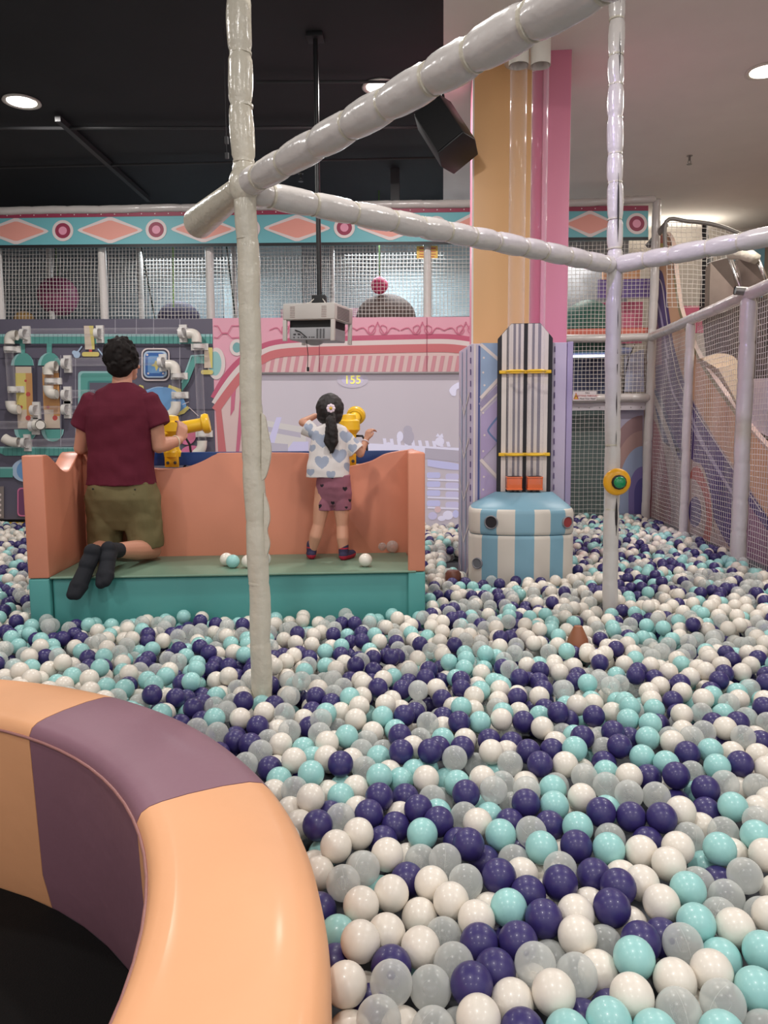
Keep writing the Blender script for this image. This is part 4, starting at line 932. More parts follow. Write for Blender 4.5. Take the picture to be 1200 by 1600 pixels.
# arches mural panel
ma_ = thing('arches_board', 'board with brown, blue and violet arches behind the right post', 'wall board', (1.9, WR+.12, PZ)); xa = aty(964, 700, WR+.12).x
m = MB(); m.box((xa, WR+.12, PZ), (XW-.02, WR+.16, zr2-.12)); obj('panel', m, mat('arches_ground', (170, 164, 184), .5), ma_)
it = []
for r_, mt in ((62, I('arch_taupe', (150, 120, 122), .5)), (50, I('arch_brown', (172, 140, 134), .5)), (38, I('arch_sky', (154, 168, 196), .5)), (22, I('arch_violet', (128, 116, 172), .5)), (13, I('arch_deep', (92, 84, 148), .5))):
    cx_ = 1004; it.append(('poly', [(966 if r_ > 36 else cx_-r_, 803)]+[(max(cx_-r_*math.cos(k*math.pi/24), 966), 803-30-r_*2.0*math.sin(k*math.pi/24)) for k in range(13)]+[(1004, 803)], mt))
mural('print', ma_, WR+.12, it)
# things seen through the right nets
m = MB(); m.box((.85, 10.9, PZ), (2.35, 10.95, zr2), 0); m.box((.85, 10.8, zr2), (2.35, 10.85, zr-.05), 1); m.box((.85, 10.5, zr), (XW+.0, 10.55, 4.15), 2); m.box((1.95, 9.9, zr), (XW+.05, 9.94, zr+.5), 3); m.box((1.85, 9.6, zr+.5), (XW+.05, 9.64, zr+.72), 4); m.box((1.95, 9.85, zr+.72), (XW, 9.9, zr+1.0), 5); m.box((.9, WR+.06, zr+.03), (XW, WR+.1, zr+.12), 6)
solo('soft_blocks', 'pink, violet and orange soft blocks behind the right nets', 'soft blocks', m, [M_darkgrey, mat('far_bluegrey', (92, 100, 128), .5, var=.3, vscale=8), mat('far_grey', (132, 134, 138), .6, var=.25, vscale=7), mat('far_pink', (214, 110, 140), .5), mat('far_violet', (108, 84, 152), .5), mat('far_orange', (228, 168, 120), .5), mat('far_coral', (224, 124, 104), .5)], (.85, 10, PZ))
ball_thing('soft_dome', 'dark green dome behind the upper right net', 'dome', 918, 522, .36, 9.9, mat('green_dome', (52, 96, 84), .6), 1.15, True)
t = thing('led_tube', 'glowing white light tube behind the net above the warning sign', 'light tube', tuple(aty(897, 556, 9.8))); A = aty(890, 557, 9.8); B = aty(948, 556, 9.8)
m = MB(); m.tube([A, B], .014, 10); obj('glowing_tube', m, mat('led_glow', (220, 228, 255), .5, emit=4), t); m = MB(); m.box((A.x, A.y+.01, A.z+.015), (B.x+.3, A.y+.06, A.z+.1)); obj('fitting', m, mat('fitting_blue', (150, 160, 200), .5), t)
m = MB(); m.prism([aty(976, 545+12, 9.75), aty(1006, 545, 9.75), aty(1006, 612, 9.75), aty(976, 612, 9.75)], (0, .03, 0)); solo('pale_panel', 'pale panel behind the net beside the warning sign rail', 'panel', m, mat('pale_panel', (196, 202, 226), .3), aty(976, 612, 9.75))
A = aty(992, 538, 9.5); m = MB(); m.tube([A, aty(982, 560, 9.5), aty(976, 590, 9.5), aty(974, 615, 9.5)], .006, 6); solo('black_cable', 'black cable behind the net beside the right post', 'cable', m, M_black, A, smooth=True)
ws = sign('warning_sign', 'small white warning sign with a yellow triangle on the right rail', 895, 611, 932, 626, WR-.08, mat('sign_white', (222, 214, 216), .5),
     [('FALL', 918, 614, .025, blk), ('GETTING THROUGH', 918, 618.5, .027, rd), ('Mind Your Head', 918, 623, .027, blk)],
     [('poly', [(896, 624), (900, 613), (904.5, 624)], rd), ('poly', [(897.3, 623), (900, 615.2), (903, 623)], I('sign_yellow', (236, 196, 70), .5)), ('line', (sm([(898.5, 622), (900, 618), (902, 622)], 3), .9), blk)])

# ------------------------------------------------------------------ right net wall
ZR = 2.45
yA = WR; yB = atx(1072, 700, XW).y; yC = atx(1160, 700, XW).y; yD = 4.6
pole('white padded top rail of the right net wall', Vector((XW, WR, ZR)), Vector((XW, 4.4, ZR)), .05, seed=41, step=.5, cat='padded rail')
pole('slim white post, first of the right net wall from the corner', Vector((XW, yB, PZ)), Vector((XW, yB, ZR-.03)), .043, seed=42, step=.3)
pole('thicker white post of the right net wall near the picture edge', Vector((XW, yC, PZ)), Vector((XW, yC, ZR-.03)), .062, seed=43, step=.3)
p = Vector((XW, yC, ZR)); m = MB(); m.tube([p+Vector((-.11, 0, .03)), p+Vector((.0, 0, .02))], .034, 16, cap=False); m.tube([p+Vector((-.105, 0, .03)), p+Vector((0, 0, .02))], .028, 16)
solo('rail_clamp', 'open grey tube end at the top of the thicker net post', 'tube end', m, M_metal, p, smooth='auto')
for n_, (ya, yb, lab) in enumerate(((yA, yB, 'farthest bay beside the corner post'), (yB, yC, 'middle bay in front of the swirl board'), (yC, yD, 'nearest bay cut by the right picture edge'))):
    net('safety_net', 'white net of the right wall, '+lab, [(XW+.06, ya-.03, PZ), (XW+.06, yb+.04, PZ), (XW+.06, yb+.04, ZR-.03), (XW+.06, ya-.03, ZR-.03)], .043, seed=50+n_, r=.0022, sag=.008)

# slide tower and swirl board behind the net wall
XS = 2.85
sb = thing('swirl_board', 'tall board of violet, peach and cream waves behind the right net', 'wall board', (XS, 9.5, PZ))
outl = sm([(1024, 372), (1030, 364), (1038, 362), (1046, 370), (1051, 388), (1055, 430), (1062, 480), (1075, 520), (1094, 560), (1120, 598), (1150, 640), (1175, 672), (1215, 716)], 4)+[(1215, 900), (1150, 880), (1060, 848), (1006, 806), (1006, 560), (1022, 480)]
m = MB(); W = [atx(a_, b_, XS) for a_, b_ in outl]; W = [Vector((q.x, q.y, max(q.z, PZ))) for q in W]; m.prism(W, (.05, 0, 0)); cw = mat('wave_cream', (206, 178, 168), .5)
obj('panel', m, cw, sb)
vi = I('wave_violet', (92, 72, 130), .5); vi2 = I('wave_slate', (72, 86, 130), .5); lil = I('wave_lilac', (186, 172, 204), .5); pch = I('wave_peach', (226, 176, 142), .5); cor_ = I('wave_coral', (204, 104, 92), .5); ros = I('wave_rose', (178, 96, 106), .5); mv = I('wave_mauve', (166, 122, 150), .5); ol = I('wave_olive', (168, 156, 120), .5)
it = [('poly', sm([(1025, 374), (1031, 366), (1038, 364), (1045, 372), (1049, 388), (1053, 430), (1060, 480), (1073, 520), (1092, 562), (1118, 600), (1148, 642), (1174, 676), (1214, 722)], 4)+[(1214, 830), (1170, 760), (1120, 690), (1075, 610), (1052, 540), (1044, 480), (1036, 430), (1025, 420)], pch),
      ('poly', [(1026, 376), (1032, 368), (1038, 368), (1044, 380), (1046, 396), (1026, 396)], cor_), ('poly', [(1032, 380), (1036, 380), (1038, 400), (1030, 400)], ye),
      ('poly', sm([(1052, 430), (1060, 486), (1073, 524), (1092, 566), (1118, 606), (1148, 648), (1174, 682)], 3)+[(1174, 676), (1148, 640), (1118, 598), (1092, 559), (1073, 516), (1062, 480), (1055, 430)], ol),
      ('poly', sm([(1022, 420), (1034, 424), (1040, 450), (1047, 500), (1054, 545), (1075, 612), (1120, 695), (1170, 765), (1214, 832)], 4)+[(1214, 905), (1160, 886), (1130, 840), (1090, 760), (1050, 700), (1030, 640), (1018, 560), (1018, 480)], vi),
      ('poly', sm([(1020, 600), (1040, 640), (1052, 680), (1080, 740), (1110, 800)], 3)+[(1090, 790), (1062, 700), (1036, 690), (1024, 640)], vi2),
      ('poly', [(1014, 480), (1024, 490), (1034, 530), (1034, 570), (1014, 570)], mv), ('line', (sm([(1022, 462), (1032, 490), (1040, 540), (1044, 560)], 4), 3), lil),
      ('line', (sm([(1024, 432), (1034, 444), (1042, 500), (1052, 560), (1062, 600), (1085, 640), (1150, 740), (1190, 800)], 4), 1.6), offw), ('line', (sm([(1040, 560), (1050, 610), (1066, 640), (1100, 700), (1150, 780), (1190, 830)], 4), 3), lil),
      ('line', (sm([(1012, 600), (1030, 640), (1048, 690), (1060, 730), (1070, 780)], 4), 7), I('wave_sand', (204, 186, 180), .5)),
      ('poly', sm([(1008, 640), (1024, 660), (1036, 700), (1044, 750), (1048, 800), (1046, 830)], 4)+[(1012, 806), (1006, 760), (1006, 690)], ros),
      ('poly', sm([(1076, 850), (1076, 728), (1086, 722), (1098, 730), (1108, 760), (1114, 800), (1116, 830), (1140, 880)], 4), cw), ('poly', sm([(1078, 740), (1086, 728), (1096, 736), (1108, 770), (1112, 810), (1108, 850), (1096, 850), (1104, 810), (1098, 770), (1086, 750), (1078, 748)], 4), cor_),
      ('circ', (1086, 800, 10, 24), vi), ('line', (sm([(1080, 648), (1092, 680), (1120, 730), (1150, 780)], 4), 4), lil),
      ('poly', [(1164, 780), (1214, 850), (1214, 905), (1160, 886)], mv)]
mural('print', sb, 0, it, x=XS)
tw = thing('slide_tower', 'netted steel slide tower rising behind the right net wall', 'slide tower', (3.3, 8.0, PZ))
stl = mat('brushed_steel', (150, 136, 124), .38, metal=.7, var=.15, vscale=4); dk = mat('dark_foam', (44, 42, 44), .7)
def TP(px, py, y): return aty(px, py, y)
m = MB(); m.prism([TP(1110, 410, 8.4), TP(1143, 402, 8.2), TP(1156, 462, 8.2), TP(1108, 488, 8.4)], (.05, .3, 0)); m.prism([TP(1152, 404, 7.8), TP(1184, 410, 7.6), TP(1198, 446, 7.6), TP(1162, 458, 7.8)], (.05, .3, 0)); obj('slide_wall', m, stl, tw)
m = MB()
for o_ in (0, 4): m.tube([TP(1137+o_, 398, 7.9), TP(1160+o_, 458, 7.9), TP(1200+o_, 545, 7.9)], .012, 8)
m.tube([TP(1184, 405, 7.5), TP(1200, 445, 7.5)], .02, 8); m.tube([TP(1152, 405, 7.9), TP(1152, 425, 7.9)], .02, 8); obj('steel_handrail', m, mat('bright_steel', (210, 205, 198), .25, metal=.9), tw, smooth=True)
m = MB(); m.tube([TP(1140, 398, 7.7), TP(1160, 396, 7.6), TP(1172, 400, 7.5), TP(1184, 406, 7.5)], [.045, .055, .055, .045], 16); obj('padded_bar', m, M_cream_pad, tw, smooth=True)
m = MB(); m.tube([TP(1101, 350, 9.4), TP(1104, 400, 9.4)], .035, 8); m.tube([TP(1106, 400, 9.4), TP(1100, 500, 9.4)], .06, 8); obj('dark_post', m, dk, tw, smooth='auto')
m = MB(); arch = [TP(x_, y_, 9.0) for x_, y_ in sm([(1041, 400), (1041, 346), (1075, 346), (1105, 349), (1130, 355), (1150, 363), (1162, 368)], 5)]; m.tube(arch, .022, 10); m.tube([TP(1012, 385, 9.4), TP(1041, 350, 9.2)], .035, 10); obj('hoop', m, mat('galvanised', (140, 136, 132), .5, metal=.5), tw, smooth=True)
m = MB(); m.prism([TP(1060, 478, 9.9), TP(1099, 478, 9.9), TP(1099, 520, 9.9), TP(1070, 520, 9.9)], (0, .05, 0)); obj('pink_panel', m, mat('far_pink', (214, 110, 140), .5), tw)
m = MB(); W = [TP(x_, y_, 7.6) for x_, y_ in sm([(1095, 560), (1125, 552), (1150, 560), (1160, 590)], 4)]; m.prism(W+[TP(1160, 620, 7.6), TP(1120, 575, 7.6)], (.05, .3, 0)); m.prism([TP(1122, 575, 7.5), TP(1140, 572, 7.5), TP(1158, 610, 7.5), TP(1158, 640, 7.5)], (.05, .2, 0)); obj('slide_lip', m, mat('slide_cream', (214, 192, 160), .5), tw)
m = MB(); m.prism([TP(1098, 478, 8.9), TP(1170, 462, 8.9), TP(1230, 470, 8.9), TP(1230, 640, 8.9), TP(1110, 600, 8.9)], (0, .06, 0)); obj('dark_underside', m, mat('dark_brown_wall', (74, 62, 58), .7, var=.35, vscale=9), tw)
m = MB(); m.prism([atx(1172, 592, 2.9), atx(1215, 590, 2.9), atx(1215, 690, 2.9), atx(1172, 668, 2.9)], (.04, 0, 0)); obj('pale_plate', m, mat('pale_plate', (196, 184, 196), .5), tw)
for n_, (quad, lab) in enumerate((([TP(1042, 480, 9.0), TP(1105, 480, 9.0), TP(1105, 350, 9.0), TP(1042, 347, 9.0)], 'left half of the slide tower hoop'), ([TP(1105, 420, 9.0), TP(1165, 395, 9.0), TP(1160, 368, 9.0), TP(1105, 350, 9.0)], 'right half of the slide tower hoop'))):
    net('tower_net', 'white net stretched over the '+lab, quad, .05, seed=60+n_, r=.0035, sag=.015)

# ------------------------------------------------------------------ people
def bake(name, mb, mtl, parent, voxel, smooth_it=4, fac=.5, label=None, paint=None, mats=None, noise_amp=0, nscale=8, nseed=0, cut=None):
    """fuse the overlapping lofts of mb into one continuous skin"""
    me = bpy.data.meshes.new('tmp'); me.from_pydata(mb.v, [], mb.f)
    bm = bmesh.new(); bm.from_mesh(me); bmesh.ops.recalc_face_normals(bm, faces=bm.faces); bm.to_mesh(me); bm.free()
    ts = bpy.data.scenes.new('tmp'); o = bpy.data.objects.new('tmp', me); ts.collection.objects.link(o)
    r = o.modifiers.new('r', 'REMESH'); r.mode = 'VOXEL'; r.voxel_size = voxel; r.adaptivity = 0
    s_ = o.modifiers.new('s', 'SMOOTH'); s_.iterations = smooth_it; s_.factor = fac
    vl_ = ts.view_layers[0]
    with bpy.context.temp_override(scene=ts, view_layer=vl_):
        vl_.update(); dg = bpy.context.evaluated_depsgraph_get()
    nm = bpy.data.meshes.new_from_object(o.evaluated_get(dg), depsgraph=dg)
    bpy.data.objects.remove(o); bpy.data.scenes.remove(ts)
    off = Vector(parent.location)
    if noise_amp:
        nrm_ = [0.0]*(3*len(nm.vertices)); nm.vertex_normals.foreach_get('vector', nrm_)
        for vi_, v in enumerate(nm.vertices):
            c = v.co; d = noise.noise(Vector((c.x*nscale+nseed, c.y*nscale, c.z*nscale*1.6)))+.5*noise.noise(Vector((c.x*nscale*2.6, c.y*nscale*2.6+nseed, c.z*nscale*2.2)))
            v.co = c+Vector(nrm_[3*vi_:3*vi_+3])*d*noise_amp
    nm.name = name; nm.materials.clear()
    for m_ in (mats or [mtl]): nm.materials.append(m_)
    for pl in nm.polygons:
        pl.use_smooth = True
        if paint: pl.material_index = paint(pl.center, pl.normal)
    nm.transform(Matrix.Translation(-off)); nm.update()
    ob = bpy.data.objects.new(name, nm); COL.objects.link(ob); ob.parent = parent
    if label: ob['label'] = label
    return ob
def limb(m, pts):
    for i in range(len(pts)-1): m.caps(pts[i][0], pts[i][1], pts[i+1][0], pts[i+1][1])
def hand(m, wrist, d, up, s=1.0, curl=.5, flip=1):
    """palm, four unequal bent fingers and a thumb; d = towards the fingers, up = back of the hand"""
    d = Vector(d).normalized(); up = (Vector(up)-d*Vector(up).dot(d)).normalized(); sd = d.cross(up)*flip
    w_ = Vector(wrist)
    for k in range(4):
        o = (k-1.5)*.019*s; m.caps(w_+d*.01*s+sd*o*.6, .015*s, w_+d*.082*s+sd*o, .0125*s, 10)
        ln = (.036, .042, .039, .030)[k]*s; q0 = w_+d*.088*s+sd*o*1.12; a_ = curl
        q1 = q0+(d*math.cos(a_)-up*math.sin(a_))*ln; a2_ = curl*2; q2 = q1+(d*math.cos(a2_)-up*math.sin(a2_))*ln*.75; a3 = curl*2.7; q3 = q2+(d*math.cos(a3)-up*math.sin(a3))*ln*.5
        m.caps(q0, .0095*s, q1, .0088*s, 8); m.caps(q1, .0088*s, q2, .008*s, 8); m.caps(q2, .008*s, q3, .007*s, 8)
    b0 = w_+d*.025*s-sd*.028*s; b1 = b0+d*.03*s-sd*.022*s-up*.012*s; b2 = b1+d*.03*s-up*.012*s+sd*.004*s
    m.caps(b0, .014*s, b1, .011*s, 8); m.caps(b1, .011*s, b2, .009*s, 8)

# man kneeling on the seat, seen from behind
MY = 4.60
def mp(px, py, y=MY): return aty(px, py, y)
man = thing('kneeling_man', 'person in dark red t-shirt and olive shorts kneeling on the bench', 'person', mp(195, 880, 4.62))
skin_m = mat('man_skin', (196, 140, 116), .5, bump=.1, bscale=60, bdist=.002)
m = MB()
hc = mp(191, 562, MY+.02)                       # head centre, turned slightly right
m.sphere(hc, (.077, .098, .112), 24, 16); m.sphere(hc+Vector((.014, .045, -.055)), (.056, .062, .062), 20, 12)
m.caps(hc+Vector((.02, .03, -.10)), .026, hc+Vector((.03, .09, -.095)), .022)          # jaw
m.caps(hc+Vector((.04, .10, -.02)), .012, hc+Vector((.05, .118, -.035)), .014)          # nose
m.caps(hc+Vector((.02, .105, -.068)), .010, hc+Vector((.045, .1, -.068)), .009)         # mouth
m.caps(hc+Vector((.0, .09, .01)), .014, hc+Vector((.055, .08, .01)), .012)              # brow
for s_ in (-1, 1): m.sphere(hc+Vector((s_*.079, .012, -.022)), (.012, .02, .032), 12, 10)  # ears
m.caps(hc+Vector((0, .0, -.07)), .056, mp(190, 612), .062)
sl, sr = mp(146, 628), mp(232, 628)
m.caps(sl-Vector((0, 0, .02)), .035, sr-Vector((0, 0, .02)), .035); m.loft([(mp(188, 720), .15, .095), (mp(188, 650), .15, .09), (mp(188, 622), .09, .06)])
el, er = mp(126, 700, MY+.03), mp(248, 697, MY+.02)
limb(m, [(sl+Vector((0, 0, -.03)), .04), (mp(132, 668), .048), (el, .041)]); wl = mp(160, 700, MY+.28); limb(m, [(el, .042), (el.lerp(wl, .35), .042), (wl, .027)]); hand(m, wl, (1, .25, 0.2), (0, 0, 1), 1.0, .5, 1)
wr = mp(280, 688, MY+.17); limb(m, [(sr+Vector((0, 0, -.03)), .04), (mp(243, 665), .05), (er, .044)]); limb(m, [(er, .045), (er.lerp(wr, .4), .045), (wr, .028)]); hand(m, wr, (.12, .35, .75), (.8, -.6, 0), 1.0, .55, -1)
hipl, hipr = mp(172, 770), mp(218, 770); kl, kr = mp(160, 850, MY+.05), mp(236, 852, MY+.04)
kl.z = kr.z = ST+.075
m.caps(hipl, .1, hipr, .1); limb(m, [(hipl, .09), (kl, .062)]); limb(m, [(hipr, .09), (kr, .062)])
# lower legs lie on the seat towards the viewer, drifting left
fl, fr = mp(146, 864, 4.13), mp(172, 860, 4.19)
limb(m, [(kl, .062), (kl.lerp(fl, .4), .058), (fl, .036)]); limb(m, [(kr, .062), (kr.lerp(fr, .4), .060), (fr, .037)])
bake('body', m, skin_m, man, .0055, 5, noise_amp=.0)
# socks: heels up, toes hanging over the seat edge
def sock(ank, prev, toe, w_, label):
    m = MB(); ank = Vector(ank); toe = Vector(toe); u = (prev-ank).normalized()
    m.caps(ank+u*.10, .045, ank, .046); m.caps(ank, .046, ank.lerp(toe, .25)+Vector((0, -.012, .0)), .047); heel = ank+Vector((0, -.018, .012)); m.sphere(heel, .044, 16, 12)
    m.caps(ank.lerp(toe, .3), .043, ank.lerp(toe, .7), .047); dd = (toe-ank).normalized(); sx_ = dd.cross(Vector((0, 1, 0))).normalized()
    m.caps(ank.lerp(toe, .72)-sx_*.012, .04, ank.lerp(toe, .92)-sx_*.016, .03); m.caps(ank.lerp(toe, .72)+sx_*.012, .04, toe+sx_*.008-dd*.03, .032)
    bake('sock', m, mat('black_sock', (20, 22, 30), .85, bump=.3, bscale=250, bdist=.001), man, .005, 5, label=label)
sock(fl, kl, mp(114, 936, 3.97), 1, 'black sock')
sock(fr, kr, mp(161, 916, 4.03), 1, 'black sock')
m = MB()   # t-shirt
def R_(px0, px1, py, ry, y=MY): c = mp((px0+px1)/2, py, y); w0 = abs(mp(px1, py, y).x-mp(px0, py, y).x)/2; return (c, w0, ry)
m.loft([R_(137, 243, 757, .135), R_(139, 240, 735, .130), R_(141, 238, 705, .128), R_(139, 240, 675, .132), R_(136, 242, 650, .130), R_(139, 240, 635, .118), R_(146, 233, 622, .098), R_(150, 228, 611, .078), R_(166, 213, 602, .066), R_(172, 208, 598, .060)][::1], 32, 2.5)
for sx, a_, b_ in ((-1, mp(145, 628), mp(127, 668, MY+.0)), (1, mp(233, 628), mp(249, 666, MY))):
    dd = (b_-a_).normalized(); m.tube([a_-dd*.05, a_-dd*.02, a_.lerp(b_, .4), b_], [.045, .068, .075, .074], 24)
bake('t_shirt', m, mat('maroon_cotton', (92, 30, 46), .85, bump=.25, bscale=14, bdist=.01, spec=.2), man, .0055, 4, noise_amp=.011, nscale=6, nseed=3)
m = MB()   # shorts
m.loft([R_(150, 240, 826, .07, MY+.01), R_(140, 250, 812, .105, MY+.01), R_(136, 251, 795, .128, MY+.01), R_(136, 248, 778, .135), R_(139, 243, 762, .13), R_(141, 240, 748, .122)], 32, 2.6)
for a_, b_, e_ in ((mp(166, 782), mp(163, 850, MY+.03), 0), (mp(219, 782), mp(229, 855, MY+.02), 0)):
    dd = (b_-a_).normalized(); m.tube([a_-dd*.04, a_, a_.lerp(b_, .5), a_.lerp(b_, .85), b_], [.09, .105, .112, .110, .106], 26)
bake('shorts', m, mat('olive_cotton', (108, 98, 68), .8, bump=.3, bscale=16, bdist=.01, spec=.2), man, .0055, 4, noise_amp=.011, nscale=7, nseed=8)
m = MB(); 
for px, py in ((145, 764), (211, 765)):
    c = mp(px, py, MY-.131); m.sphere(c, (.006, .004, .006), 10, 8)
obj('pocket_button', m, M_black, man, smooth=True, label='dark pocket buttons')
m = MB()   # hair
rr = random.Random(4)
m.sphere(hc+Vector((-.002, -.018, .024)), (.096, .108, .112), 24, 16); m.sphere(hc+Vector((0, -.045, -.04)), (.080, .07, .075), 20, 12)
for k in range(70):
    a_ = rr.uniform(0, 6.283); e_ = rr.uniform(-.6, 1.3); v = Vector((math.cos(a_)*math.cos(e_), math.sin(a_)*math.cos(e_), math.sin(e_)))
    if v.y > .35 and v.z < .35: continue
    c = hc+Vector((0, -.022, .016))+Vector((v.x*.096, v.y*.104, v.z*.118)); tg = v.cross(Vector((rr.uniform(-1, 1), rr.uniform(-1, 1), .2))).normalized()*.018
    m.caps(c-tg, .012, c+tg+Vector((0, 0, -.008)), .008, 8)
bake('hair', m, mat('dark_hair', (24, 18, 17), .75, bump=.6, bscale=55, bdist=.006, stretch=(1, 1, .3), spec=.25), man, .0045, 7, noise_amp=.006, nscale=12)
m = MB(); ax = (er-wr).normalized(); m.tube([wr+ax*.03+(Vector((0, 0, 1)).cross(ax).normalized()*math.cos(k*.3927)+ax.cross(Vector((0, 0, 1)).cross(ax).normalized())*math.sin(k*.3927))*.034 for k in range(16)], .005, 8, closed=True)
obj('bracelet', m, mat('cream_band', (226, 206, 176), .5), man, smooth=True, label='pale wristband')

# girl standing on the seat, seen from behind
fl2 = atz(484, 868, ST+.03); GY = fl2.y+.0
def gp_(px, py, y=None): return aty(px, py, GY if y is None else y)
girl = thing('standing_girl', 'person, small girl with ponytail in heart print shirt standing on bench', 'person', gp_(512, 872))
skin_g = mat('girl_skin', (206, 150, 124), .5, bump=.08, bscale=60, bdist=.002)
m = MB(); gh = gp_(516, 643, GY+.02)
m.sphere(gh, (.070, .083, .090), 24, 16); m.sphere(gh+Vector((0, .04, -.035)), (.052, .05, .05), 16, 12); m.caps(gh+Vector((0, .075, -.01)), .008, gh+Vector((0, .09, -.022)), .009)
m.caps(gh+Vector((-.02, .078, .01)), .01, gh+Vector((.02, .078, .01)), .01); m.caps(gh+Vector((-.012, .08, -.045)), .007, gh+Vector((.012, .08, -.045)), .007)
for s_ in (-1, 1): m.sphere(gh+Vector((s_*.07, .008, -.012)), (.009, .014, .022), 10, 8)
m.caps(gh+Vector((0, 0, -.05)), .033, gp_(516, 672), .035)
g1s, g2s = gp_(494, 673), gp_(541, 676); m.caps(g1s, .02, g2s, .02); m.loft([(gp_(518, 745), .10, .07), (gp_(517, 700), .09, .065), (gp_(517, 680), .07, .045)], 24)
ge, gw = gp_(473, 660, GY+.02), gp_(492, 650, GY+.10); limb(m, [(g1s, .022), (ge, .024)]); limb(m, [(ge, .026), (gw, .018)]); hand(m, gw, (.7, .3, .4), (-.3, -.2, .8), .62, .4, 1)
ge2, gw2 = gp_(563, 709, GY+.02), gp_(572, 688, GY+.08); limb(m, [(g2s, .022), (gp_(553, 695), .025), (ge2, .024)]); limb(m, [(ge2, .025), (gw2, .018)]); hand(m, gw2, (.25, .15, .9), (-.6, -.6, .1), .66, .75, -1)
h1, h2 = gp_(507, 765), gp_(532, 765); k1, k2 = gp_(498, 820), gp_(535, 822); f1, f2 = gp_(487, 862, GY+.01), gp_(537, 866, GY-.02)
for h_, k_, f_ in ((h1, k1, f1), (h2, k2, f2)):
    limb(m, [(h_, .060), (h_.lerp(k_, .5), .052), (k_, .038)]); limb(m, [(k_, .038), (k_.lerp(f_, .4)+Vector((0, -.012, 0)), .040), (f_, .025)])
    z_ = ST+.02; ft = Vector((f_.x, f_.y+.06, z_+.012)); m.caps(Vector((f_.x, f_.y-.01, z_+.012)), .022, ft, .022)
bake('body', m, skin_g, girl, .0042, 4)
for f_, s_, a_ in ((f1, -1, -.02), (f2, 1, .035)):
    m = MB(); z_ = ST+.008; hl = Vector((f_.x, f_.y-.012, z_+.028)); toe = Vector((f_.x+a_*1.2, f_.y+.09, z_+.024))
    m.caps(Vector((f_.x, f_.y, z_+.09)), .032, Vector((f_.x, f_.y, z_+.045)), .032); m.caps(hl, .030, hl.lerp(toe, .5), .030); m.caps(hl.lerp(toe, .5), .031, toe, .026)
    zc_ = z_+.03
    bake('sock', m, None, girl, .0042, 4, mats=[mat('navy_sock', (52, 44, 74), .85), mat('red_sock', (176, 34, 58), .8)], paint=lambda c, n, zc_=zc_: 1 if (c.z < zc_ or (abs(c.z-(zc_+.045)) < .005)) else 0, label='navy and red sock')
hearts = [(504, 688, 15), (541, 682, 13), (490, 680, 11), (530, 712, 15), (503, 722, 14), (546, 730, 11), (551, 700, 9), (487, 700, 8), (517, 742, 9), (520, 665, 9), (482, 668, 9), (558, 688, 7), (485, 738, 8)]
def heart(hx, hz): hz = hz+.18; return (hx*hx+hz*hz*1.1-.55)**3-hx*hx*hz**3*1.2 < 0
def paint_shirt(c, n):
    if n.y > .3: return 0
    for px, py, s_ in hearts:
        q = aty(px, py, c.y); k = s_*.0022
        if heart((c.x-q.x)/k*.62, (c.z-q.z)/k*.62): return 1
    return 0
def G_(px0, px1, py, ry, y=None): c = gp_((px0+px1)/2, py, y); w0 = abs(gp_(px1, py).x-gp_(px0, py).x)/2; return (c, w0, ry)
m = MB(); m.loft([G_(479, 545, 745, .092), G_(480, 546, 728, .092), G_(484, 546, 705, .085), G_(486, 547, 688, .080), G_(488, 545, 676, .070), G_(494, 540, 668, .058), G_(505, 529, 661, .046)], 28, 2.4)
for a_, b_, r1_, r2_ in ((gp_(495, 678), gp_(477, 667, GY+.01), .040, .052), (gp_(538, 683), gp_(558, 705, GY+.0), .045, .054)):
    m.tube([a_, a_.lerp(b_, .5), b_], [r1_, (r1_+r2_)/2, r2_], 20)
bake('heart_shirt', m, None, girl, .0038, 4, mats=[mat('white_cotton', (232, 224, 222), .85, bump=.25, bscale=20, bdist=.006, spec=.2), mat('heart_print', (168, 176, 196), .85, spec=.2)], paint=paint_shirt, noise_amp=.004, nscale=11, nseed=2)
dots = [(503, 759, 3), (539, 764, 4), (520, 786, 3.2), (499, 791, 4), (547, 782, 3), (519, 746, 3), (541, 793, 2.5), (497, 776, 2)]
def paint_shorts(c, n):
    if n.y > .2: return 0
    for px, py, s_ in dots:
        q = aty(px, py, c.y); k = s_*.0026
        if heart((c.x-q.x)/k*.62, (c.z-q.z)/k*.62): return 1
    return 0
m = MB(); m.loft([G_(496, 547, 789, .045), G_(494, 549, 781, .060), G_(493, 550, 771, .072), G_(494, 548, 760, .082), G_(495, 547, 742, .078)], 26, 2.4)
for a_, b_ in ((gp_(508, 765), gp_(507, 797)), (gp_(533, 765), gp_(535, 797))): m.tube([a_, a_.lerp(b_, .6), b_], [.056, .058, .056], 22)
bake('shorts', m, None, girl, .0038, 4, mats=[mat('mauve_cotton', (150, 96, 112), .85, bump=.2, bscale=25, bdist=.005, spec=.2), mat('black_print', (30, 22, 32), .8)], paint=paint_shorts, noise_amp=.003, nscale=14)
m = MB(); m.sphere(gh+Vector((0, -.012, .018)), (.086, .09, .094), 24, 16); m.caps(gh+Vector((-.03, -.03, -.03)), .05, gh+Vector((.03, -.03, -.03)), .05)
pt = gp_(517, 652, GY-.075)
limb(m, [(pt+Vector((0, .01, .02)), .026), (pt+Vector((0, -.012, -.02)), .032), (gp_(519, 675, GY-.095), .036), (gp_(521, 690, GY-.095), .030), (gp_(519, 706, GY-.095), .010)])
rr = random.Random(9)
for k in range(14):
    o_ = rr.uniform(-.022, .022); limb(m, [(gp_(517+rr.uniform(-5, 5), 668, GY-.1)+Vector((o_, -.01, 0)), .009), (gp_(519+rr.uniform(-7, 9), 690, GY-.11)+Vector((o_, 0, 0)), .008), (gp_(518+rr.uniform(-6, 8), 703+rr.uniform(-8, 6), GY-.1), .003)])
